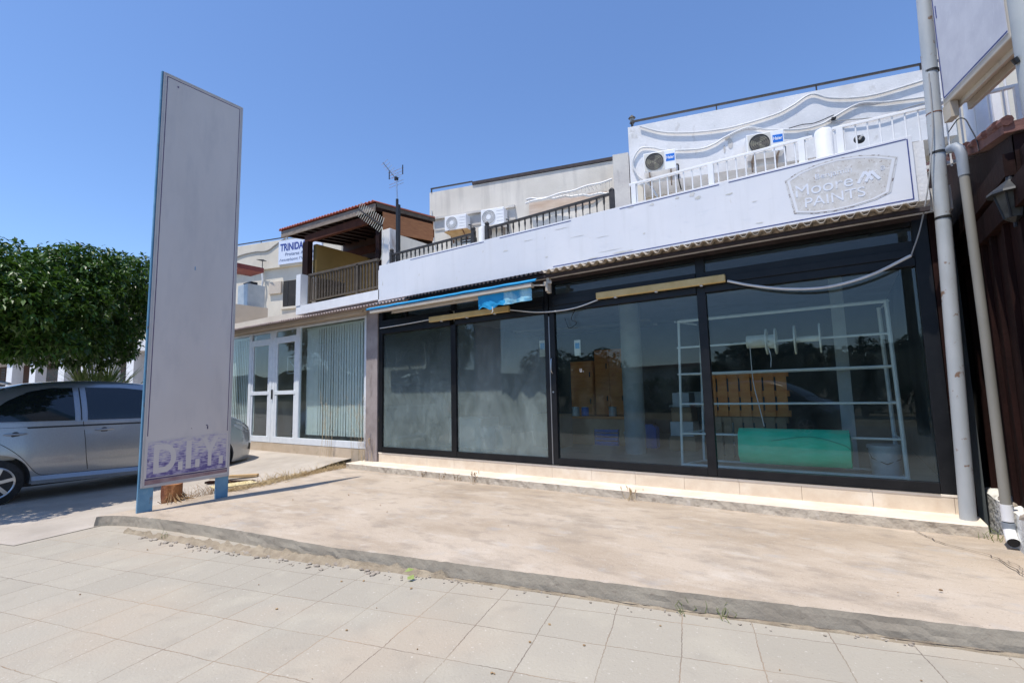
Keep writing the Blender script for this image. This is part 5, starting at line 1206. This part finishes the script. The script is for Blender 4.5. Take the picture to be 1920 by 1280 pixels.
for s in (1, -1):
    sidepatch(rearw, s, .006, 'side_window', M_dkglass, car); sidepatch(frontw, s, .006, 'side_window', M_dkglass, car)
    # dark waist strip
    mm = MB()
    for i in range(40):
        y = lerp(1.15, 4.3, i/40); y2 = lerp(1.15, 4.3, (i+1)/40); z = lerp(1.075, 1.05, i/40)
        mm.quad((s*(bodyx(y, z)+.003), y-3.1, z-.012), (s*(bodyx(y2, z)+.003), y2-3.1, z-.012), (s*(bodyx(y2, z+.015)+.003), y2-3.1, z+.012), (s*(bodyx(y, z+.015)+.003), y-3.1, z+.012))
    mm.build('waist_strip', M_dark, car)
    def seam(pts, r=.004): 
        P = curve([(0, y, z) for y, z in pts], 6); MB().tube([(s*(( bodyx(p.y, p.z)) + .0005), p.y-3.1, p.z) for p in P], r, 5).build('door_seam', M_dark, car)
    seam([(2.56, 1.13), (2.585, .9), (2.61, .6), (2.64, .385)]); seam([(1.56, .93), (1.75, .78), (1.9, .62), (2.05, .41), (2.2, .36), (2.64, .35), (3.3, .335), (3.9, .33)]); seam([(3.95, 1.1), (3.97, .8), (3.93, .34)])
    MB().tube([(s*(cabx(2.54, z)+.008), 2.54-3.1, z) for z in (1.15, 1.3, 1.45, 1.6, 1.66)], .006, 5).build('door_seam', M_dark, car)
    for (ya, yb) in ((1.68, 1.93), (2.70, 2.95)):
        mm = MB(); mm.tube([(s*(bodyx(y, .985)+.004+.022*sin(pi*t)), y-3.1, .985) for y, t in ((lerp(ya, yb, q/8), q/8) for q in range(9))], [.006, .013, .016, .016, .016, .016, .016, .013, .006], 8); h = mm.build('door_handle', M_carpaint, car, smooth=True)
        mm = MB(); ym = (ya+yb)/2; mm.tube([(s*(bodyx(ym, .98)+.001), ym-3.1, .975), (s*(bodyx(ym, .98)+.004), ym-3.1, .975)], .045, 16); mm.build('handle_recess', M_dark, h)
    # sill skirt
    mm = MB()
    for i in range(30):
        y = lerp(2.0, 4.12, i/30); y2 = lerp(2.0, 4.12, (i+1)/30); zb = kp(BOT, y)
        mm.quad((s*.885, y-3.1, zb-.01), (s*.885, y2-3.1, zb-.01), (s*.90, y2-3.1, zb+.045), (s*.90, y-3.1, zb+.045)); mm.quad((s*.90, y-3.1, zb+.045), (s*.90, y2-3.1, zb+.045), (s*.862, y2-3.1, zb+.105), (s*.862, y-3.1, zb+.105))
    mm.build('side_skirt', M_carpaint, car, smooth=True)
    hl = sidepatch([(4.85, .90), (5.18, .72), (5.26, .80), (5.1, .93), (4.93, 1.0)], s, .006, 'headlight', mat('headlight_lens', (.45, .47, .48), rough=.12, metal=.3), car, cab=False, n_=8)
    sidepatch([(5.20, .42), (5.29, .40), (5.31, .52), (5.24, .54)], s, .005, 'bumper_vent', M_dark, car, cab=False, n_=6)
    sidepatch([(.66, .80), (.98, .95), (.98, 1.10), (.72, 1.06)], s, .006, 'tail_light', M_red, car, cab=False, n_=6)
    MB().tube([(s*.86, 4.05-3.1, 1.15), (s*.98, 4.0-3.1, 1.2), (s*1.0, 3.98-3.1, 1.2)], [.03, .07, .05], 10).build('wing_mirror', M_carpaint, car, smooth=True)
    for y in (1.62, 4.50):
        wl = MB().tube([(s*.66, y-3.1, .315), (s*.70, y-3.1, .315), (s*.83, y-3.1, .315), (s*.85, y-3.1, .315)], [.29, .315, .315, .29], 40).build('wheel', M_tyre, car, smooth=True)
        MB().disc((s*.838, y-3.1, .315), (s, 0, 0), .215, 36, .015).build('rim_well', M_dark, wl)
        mm = MB(); mm.tube([(s*.856, y-3.1+.212*cos(2*pi*k/36), .315+.212*sin(2*pi*k/36)) for k in range(37)], .013, 6)
        for k in range(6):
            a = 2*pi*k/6+.2; mm.bar((s*.86, y-3.1, .315), (s*.857, y-3.1+.21*cos(a), .315+.21*sin(a)), .045, .02, up=(s, 0, 0))
        mm.disc((s*.855, y-3.1, .315), (s, 0, 0), .05, 16, .02); mm.build('rim', M_rim, wl, smooth=False)
        MB().tube([(s*.50, y-3.1, .33), (s*.80, y-3.1, .33)], .372, 36, caps=True).build('wheel_well', M_dark, car) if False else None
B('underbody', M_dark, car, -.60, .60, .9-3.1, 5.0-3.1, .19, .60)
def glasssheet(tab, name):
    mm = MB()
    for y in tab:
        z = kp(ROOF, y); xr = cabx(y, z)-.05
        for q in range(9): u = -1+q/4; mm.v.append((xr*u, y-3.1, z+.036*(1-u*u)+.012))
    for i in range(len(tab)-1):
        for q in range(8): a = i*9+q; mm.f.append((a, a+1, a+10, a+9))
    mm.build(name, M_dkglass, car, smooth=True)
glasssheet([3.66, 3.8, 4.0, 4.2, 4.4, 4.52], 'windscreen'); glasssheet([1.08, 1.25, 1.45, 1.6, 1.72], 'rear_window')
m_ = MB(); m_.tube([(-.55, 1.75-3.1, 1.72), (0, 1.70-3.1, 1.765), (.55, 1.75-3.1, 1.72)], [.02, .03, .02], 8); m_.build('roof_spoiler', M_carpaint, car)

# a dark car parked over the road, seen only mirrored in the shop windows
c2 = dup(car, (-2.2, -6.6, -.12), GA-pi/2, 'dark car on the road opposite, seen mirrored in the right shop window')
for ch in c2.children:
    if ch.name.startswith(('body', 'roof', 'side_skirt', 'wing_mirror')):
        ch.data = ch.data.copy(); ch.data.materials.clear(); ch.data.materials.append(M_carpaint2)

# ================================================================== PLANTS
import numpy as np
def leaves(name, m, pts, parent=None, size=.09, wid=.4, droop=.3, seed=1):
    """pts: list of (centre, outward normal, count); whorls of pointed folded leaves"""
    rng = random.Random(seed); V = []; Fc = []
    for (c, nrm, cnt) in pts:
        nrm = Vector(nrm).normalized(); a0 = rng.uniform(0, 6.28)
        u = nrm.orthogonal().normalized(); w_ = nrm.cross(u)
        for k in range(cnt):
            a = a0+2.4*k+rng.uniform(-.3, .3); ln = size*rng.uniform(.6, 1.25)
            d = (u*cos(a)+w_*sin(a))*rng.uniform(.7, 1)+nrm*rng.uniform(.05, .9); d.z -= droop*rng.uniform(0, 1); d.normalize()
            s = d.cross(Vector((rng.uniform(-.4, .4), rng.uniform(-.4, .4), 1))).normalized()*ln*wid*.5; up = s.cross(d).normalized()*ln*.06
            b = Vector(c)+nrm*rng.uniform(-.03, .05)+Vector((rng.uniform(-.02, .02),)*3); i = len(V)
            mid = b+d*ln*.5; tip = b+d*ln-Vector((0, 0, ln*.12))
            V += [tuple(b), tuple(mid+s+up), tuple(tip), tuple(mid-s+up), tuple(mid)]
            Fc += [(i, i+1, i+4), (i+1, i+2, i+4), (i+4, i+2, i+3), (i, i+4, i+3)]
    me = bpy.data.meshes.new(name); me.from_pydata(V, [], Fc); o = bpy.data.objects.new(name, me); COL.objects.link(o); me.materials.append(m)
    if parent: o.parent = parent
    return o
def crown_points(lobes, n_per, rng, cnt=(5, 8), inner=.35):
    P = []
    for (c, r3, k) in lobes:
        for _ in range(int(n_per*k)):
            v = Vector((rng.gauss(0, 1), rng.gauss(0, 1), rng.gauss(0, 1))).normalized()
            if v.z < -.75 and rng.random() < .5: continue
            rr = 1-abs(rng.gauss(0, .16)) if rng.random() > inner else rng.uniform(.35, .95)
            bump = 1+.16*noise.noise(Vector(c)+v*2.2)
            p = Vector((c[0]+v.x*r3[0]*rr*bump, c[1]+v.y*r3[1]*rr*bump, c[2]+v.z*r3[2]*rr*bump))
            P.append((p, v+Vector((0, 0, .45)), rng.randint(*cnt)))
    return P
# citrus tree over the car
rng = random.Random(3)
ct_ = empty('citrus_tree', (-12.1, 1.35, 0), 0, 'clipped dark green citrus tree with glossy leaves overhanging the silver car', 'tree')
lobes = []
for (x, y, z, rx, ry, rz, k) in ((-11.6, 2.1, 3.35, 1.0, .85, .75, 1), (-10.7, 1.1, 3.2, .95, .9, .75, 1), (-9.7, 1.35, 3.05, .75, .8, .68, .8), (-10.6, 2.3, 3.25, .95, .75, .70, 1), (-12.6, 2.9, 3.55, .95, .85, .82, .9),
    (-11.3, .4, 3.5, 1, .8, .8, .8), (-12.6, 1.4, 3.6, 1, 1, .9, .8), (-9.95, 2.2, 2.9, .6, .6, .50, .5), (-11.4, 2.9, 2.95, .75, .6, .62, .8), (-10.6, 1.9, 2.75, .9, .6, .5, .7), (-12.2, 3.4, 3.2, .8, .6, .8, .7), (-9.3, .7, 3.0, .8, .7, .6, .5), (-11.9, 2.6, 2.6, .8, .7, .5, .7), (-13.1, 3.4, 2.9, .8, .8, .8, .7), (-9.1, 1.55, 2.75, .45, .5, .40, .35), (-10.4, 1.5, 2.45, .8, .6, .42, .7), (-9.6, 1.9, 2.35, .6, .5, .36, .5), (-10.9, 2.6, 2.5, .8, .5, .45, .6), (-11.8, 3.3, 2.6, .8, .5, .5, .6), (-9.8, 1.0, 2.5, .6, .6, .45, .5), (-12.9, 4.0, 3.3, .7, .5, .6, .6), (-11.7, 3.3, 3.75, .9, .7, .55, .8), (-11.0, 2.6, 3.65, .9, .7, .5, .8), (-12.3, 3.9, 3.9, .8, .6, .6, .7)):
    lobes.append(((x+12.1, y-1.35, z), (rx, ry, rz), k))
pts_ = crown_points(lobes, 760, rng)
leaves('crown', M_leaf, pts_, ct_, size=.108, wid=.42, seed=4)
m_ = MB(); m_.tube([(.0, .0, -.05), (.05, .02, .8), (0, .1, 1.6), (.1, .1, 2.2)], [.17, .13, .12, .10], 10)
for (c, r3, k) in lobes[:12]: m_.tube(curve([(.08, .1, 1.9), (c[0]*.45, c[1]*.45+.05, (1.9+c[2])/2-.05), (c[0], c[1], c[2]+.2)], 5), [.07]*5+[.05]*5+[.02], 6)
m_.build('trunk', M_trunk, ct_, smooth=True)
# fan palm behind the car
fp = empty('fan_palm', (-12.6, 3.45, 0.22), 0, 'low fan palm with pale green blades behind the silver car roof', 'palm')
m_ = MB(); m_.tube([(0, 0, 0), (.02, 0, .9)], [.16, .13], 10); m_.build('trunk', M_trunk, fp)
V = []; Fc = []; rng = random.Random(8)
for k in range(34):
    a = rng.uniform(0, 2*pi); el = rng.uniform(.15, 1.35); st = rng.uniform(.45, .75); d = Vector((cos(a)*cos(el), sin(a)*cos(el), sin(el)))
    b0 = Vector((0, 0, .9)); hub = b0+d*st; u = d.cross(Vector((0, 0, 1))).normalized(); 
    for q in range(15):
        t = (q-7)/7*1.25; dd = (d*cos(t)+u*sin(t)).normalized(); ln = rng.uniform(.6, .9)*(1-.25*abs(t)); tip = hub+dd*ln-Vector((0, 0, .07+.06*abs(t))); s = dd.cross(Vector((0, 0, 1))).normalized()*.016
        i = len(V); V += [tuple(hub), tuple(hub+dd*ln*.45+s), tuple(tip), tuple(hub+dd*ln*.45-s)]; Fc.append((i, i+1, i+2, i+3))
    i = len(V); s = u*.01; V += [tuple(b0-s), tuple(b0+s), tuple(hub+s), tuple(hub-s)]; Fc.append((i, i+1, i+2, i+3))
me = bpy.data.meshes.new('fronds'); me.from_pydata(V, [], Fc); o = bpy.data.objects.new('fronds', me); COL.objects.link(o); me.materials.append(M_palm); o.parent = fp
# trees across the road, mirrored in the windows
for k, (x, y, r_, h_) in enumerate(((-19, -21, 2.6, 5.2), (-13.5, -19, 2.1, 4.4), (-6.2, -19, 1.3, 3.2), (-4.0, -19, 1.9, 4.2), (-1.6, -18, 1.7, 4.0), (.8, -18.5, 1.9, 3.9), (3.0, -18, 1.6, 4.0), (5.6, -19, 2.3, 4.6), (9, -19, 2.4, 5))):
    lab = ['tree', 'low tree', 'small round tree', 'broad tree', 'bushy tree', 'wide tree', 'round tree', 'big tree', 'tall tree'][k]
    t = empty('roadside_tree', (x, y, -.16), 0, 'dark %s across the road mirrored in the glass, %s from left' % (lab, ['one', 'two', 'three', 'four', 'five', 'six', 'seven', 'eight', 'nine'][k]), 'tree', 'trees across the road')
    rr = random.Random(k); L3 = [((rr.uniform(-.5, .5)*r_, rr.uniform(-.4, .4)*r_, h_-r_*rr.uniform(.6, .9)), (r_*.7, r_*.7, r_*.62), 1) for _ in range(4)]
    leaves('crown', M_leafd, crown_points(L3, 170, rr, (5, 6)), t, size=.34, wid=.5, seed=k)
    MB().tube([(0, 0, 0), (.05, 0, h_-r_*.7)], [.16, .09], 8).build('trunk', M_trunk, t)
m_ = MB(); hn_ = 160  # dark ridge added out of view to hide the pale horizon in the glass
for i in range(hn_+1):
    a = pi*1.02+pi*.96*i/hn_-.02; r_ = 260; h_ = 13+6*N(i*.13, 0, 0, 1)+3*N(i*.6, 2, 0, 1)
    m_.v.append((r_*cos(a), r_*sin(a), -1)); m_.v.append((r_*cos(a), r_*sin(a), h_)); m_.v.append(((r_+60)*cos(a), (r_+60)*sin(a), -1))
for i in range(hn_):
    a = i*3; m_.f += [(a, a+3, a+4, a+1), (a+1, a+4, a+5, a+2)]
tag(m_.build('added_ridge', mat('ridge_dark', (.025, .04, .02), (.06, .07, .035), scale=.2, rough=1), smooth=True), kind='structure')
rr = random.Random(77); hp = []
for k in range(2600):
    x = rr.uniform(-34, 22); hh = 1.9+.9*N(x, 0, 0, .35)+.4*N(x, 3, 0, 1.1); hp.append(((x, -22.5+rr.uniform(-.6, .6)-.1*x*0, rr.uniform(-.1, hh)), (0, 1, .5), 5))
tag(leaves('hedge', M_leafd, hp, None, size=.42, wid=.5, seed=9), 'long dark hedge across the road mirrored in the shop glass', 'hedge', kind='stuff')
fb_ = empty('far_building', (-9, -24, -.16), GA, 'pale low building across the road mirrored in the dusty windows', 'building')
B('wall', M_cream, fb_, -6, 5, -4, 0, 0, 3.2); B('roof', M_redtile, fb_, -6.3, 5.3, -4.3, .3, 3.21, 3.4)
for x in (-5, -2.5, 0, 2.5): w_ = B('window', M_whitemetal, fb_, x, x+1.3, .001, .04, .9, 2.2); B('pane', M_void, w_, x+.06, x+1.24, .041, .05, .96, 2.14)
up_ = empty('utility_pole', (1.9, -7.2, -.12), 0, 'dark wooden utility pole across the road mirrored in the right window', 'pole')
MB().tube([(0, 0, 0), (0, 0, 9)], [.15, .11], 14).build('shaft', M_darkwood, up_, smooth=True); MB().bar((-.8, 0, 8.4), (.8, 0, 8.4), .1, .1).build('crossarm', M_darkwood, up_)

# dry weeds
def stalks(name, label, x0, x1, y0, y1, zf, n_, h0, h1, m, seed, lean=.4, heads=True, kind=None, cat='weed', flat=False, group=None):
    rg = random.Random(seed); mm = MB()
    for k in range(n_):
        t = rg.random(); x = lerp(x0, x1, t)+rg.gauss(0, .03); y = lerp(y0, y1, t)+rg.gauss(0, .05); z = zf(x, y); h = rg.uniform(h0, h1)
        a = rg.uniform(0, 2*pi); ln = rg.uniform(.1, lean)*h; e = Vector((x+cos(a)*ln, y+sin(a)*ln*.6, z+h)); mid = Vector((x, y, z)).lerp(e, .5)+Vector((rg.uniform(-.03, .03), 0, h*.08))
        mm.tube([(x, y, z-.01), mid, e], [.0022, .0018, .001], 4)
        if heads:
            for q in range(14):
                c = e.lerp(mid, q*.045); a2 = rg.uniform(0, 6.3); k_ = min(1, h); mm.bar(c, c+Vector((cos(a2)*.05*k_, sin(a2)*.05*k_, .01)), .004, .0015)
    return tag(mm.build(name, m), label, cat, group, kind)
zc = lambda x, y: hD(x, y)
stalks('dry_grass', 'tuft of tall dry oat grass before the neighbour window at its middle', -8.75, -8.45, 5.98, 6.0, zc, 11, .7, 1.35, M_dry, 21, .25, cat='grass')
stalks('dry_grass', 'tuft of tall dry oat grass before the right end of the neighbour window', -7.75, -7.5, 5.95, 5.98, zc, 9, .8, 1.25, M_dry, 22, .25, cat='grass')
stalks('dry_weed', 'leaning dry weed growing at the pier between the two shops', -7.40, -7.15, 5.88, 5.95, lambda x, y: .22, 15, .35, 1.25, M_dry, 23, .45, cat='weed')
stalks('dry_grass', 'strip of broken straw along the left rim of the concrete slab', -7.52, -7.62, 4.2, 5.75, lambda x, y: .13, 260, .03, .16, M_dry, 24, 1.8, False, 'stuff', 'grass')
stalks('dead_twigs', 'brown dead twigs lying along the left rim of the concrete slab', -7.45, -7.62, 3.7, 5.8, lambda x, y: .13, 150, .02, .10, M_dryd, 25, 3, False, 'stuff', 'twigs')
m_ = MB()
for k in range(1100):
    t = random.random(); y = lerp(3.5, 5.8, t); x = XE(y)+.02+random.gauss(0, .05*(1+t)); z = .125+.02*random.random(); a = random.uniform(0, 3.14); l_ = random.uniform(.02, .10)
    m_.bar((x-cos(a)*l_, y-sin(a)*l_, z), (x+cos(a)*l_, y+sin(a)*l_, z+random.uniform(-.01, .04)), .004, .004)
tag(m_.build('straw_litter', M_dry), 'loose straw litter heaped along the left rim of the slab', 'straw', kind='stuff')
for k, (x, h) in enumerate(((-5.55, .12), (-5.12, .11), (-4.86, .10), (-4.52, .16), (-2.15, .16))):
    stalks('step_weed', ['tiny dry weed at the step, leftmost of five', 'tiny dry weed at the step, second of five from the left', 'tiny dry weed at the step, third of five from the left', 'bushier dry weed at the step, fourth of five from the left', 'thin pale weed on the step right of the other four'][k], x-.02, x+.02, 5.63, 5.63, lambda a, b: .13, 14, h*.4, h, M_dryd if k < 4 else M_dry, 30+k, .5, True)
for k, (x, lab) in enumerate(((-5.95, 'yellow green weed sprouting from the slab face near its left end'), (-.93, 'green grass blades sprouting from the slab foot at right'), (-.72, 'second tuft of green blades at the slab foot at right, taller one'))):
    yf = 2.03+(x+7.22)*.2085+max(0, x+1)*.03-.045
    stalks('slab_weed', lab, x-.03, x+.05, yf, yf+.01, lambda a, b: .01, 9, .03, .08, M_weed, 40+k, .5, False)
o = stalks('wall_weed', 'small green weed at the foot of the white low wall', .90, .93, 5.60, 5.62, lambda a, b: .13, 14, .05, .13, M_weed, 50, .6, False)
gl_ = leaves('green_leaf', M_palm, [((-2.87, 2.77, .02), (0, 0, 1), 3)], None, size=.09, wid=.6, droop=0); tag(gl_, 'fresh green fallen leaf on the paving beside the slab', 'leaf')
m_ = MB()
for k in range(34):
    x = random.uniform(-6.5, 1.2); y = random.uniform(.8, 3.2); yf = 2.0+(x+7.22)*.2085-.15
    if y > yf: y = yf-random.random()*1.1
    r_ = random.uniform(.003, .009); stone(m_, (x, y, .005), r_, k)
for k in range(9): x = random.uniform(-6, .6); y = random.uniform(3.4, 5.5); stone(m_, (x, y, .135), random.uniform(.004, .011), k+99)
tag(m_.build('litter', M_dryd), 'small dark bits of litter scattered on the concrete', 'litter', kind='stuff')
# stump, straw, boards behind the pylon
sp_ = empty('tree_stump', (-7.42, 2.86, .0), 0, 'reddish brown cut palm stump behind the blank pylon sign', 'stump')
m_ = MB()
for k in range(20):
    pass
nn = 22
for j in range(7):
    z = .0+.055*j
    for k in range(nn): a = 2*pi*k/nn; r_ = .13*(1+.25*N(cos(a), sin(a), z, 4)); m_.v.append((r_*cos(a), r_*sin(a)*.8, z))
for j in range(6):
    for k in range(nn): a = j*nn+k; b_ = j*nn+(k+1) % nn; m_.f.append((a, b_, b_+nn, a+nn))
m_.f.append(tuple(6*nn+k for k in range(nn))); m_.build('wood', mat('stump_red', (.16, .05, .02), (.38, .17, .07), scale=9, rough=.95, bump=1, stretch=(1, 1, .3)), sp_)
m_ = MB(); rg = random.Random(5)
for k in range(80): a = rg.uniform(-1, 2); r_ = rg.uniform(.1, .2); m_.tube([(r_*cos(a)*.7, r_*sin(a)*.7, rg.uniform(0, .25)), (r_*cos(a)*1.5, r_*sin(a)*1.6, rg.uniform(0, .16))], .004, 4)
m_.build('fibres', M_dryd, sp_)
def plank(label, a, b, w_, t_, m): return tag(MB().bar(a, b, w_, t_).build('board', m), label, 'board')
plank('flat yellow board lying at the slab rim right of the pylon sign', (-7.62, 3.45, .16), (-7.52, 4.0, .165), .30, .015, M_yboard)
plank('thin pale plank lying behind the pylon sign near the car', (-8.9, 4.0, .12), (-8.35, 4.5, .13), .10, .04, MATS['shelf_wood'] if 'shelf_wood' in MATS else M_yboard)
plank('dark plank lying under the pale plank near the car', (-8.8, 3.9, .07), (-8.1, 4.35, .07), .12, .03, M_darkwood)
stalks('dry_brush', 'heap of brown palm litter lying behind the pylon sign', -7.6, -7.7, 3.0, 3.9, lambda x, y: .02, 170, .05, .22, M_dryd, 60, 2.2, False, 'stuff', 'brush')
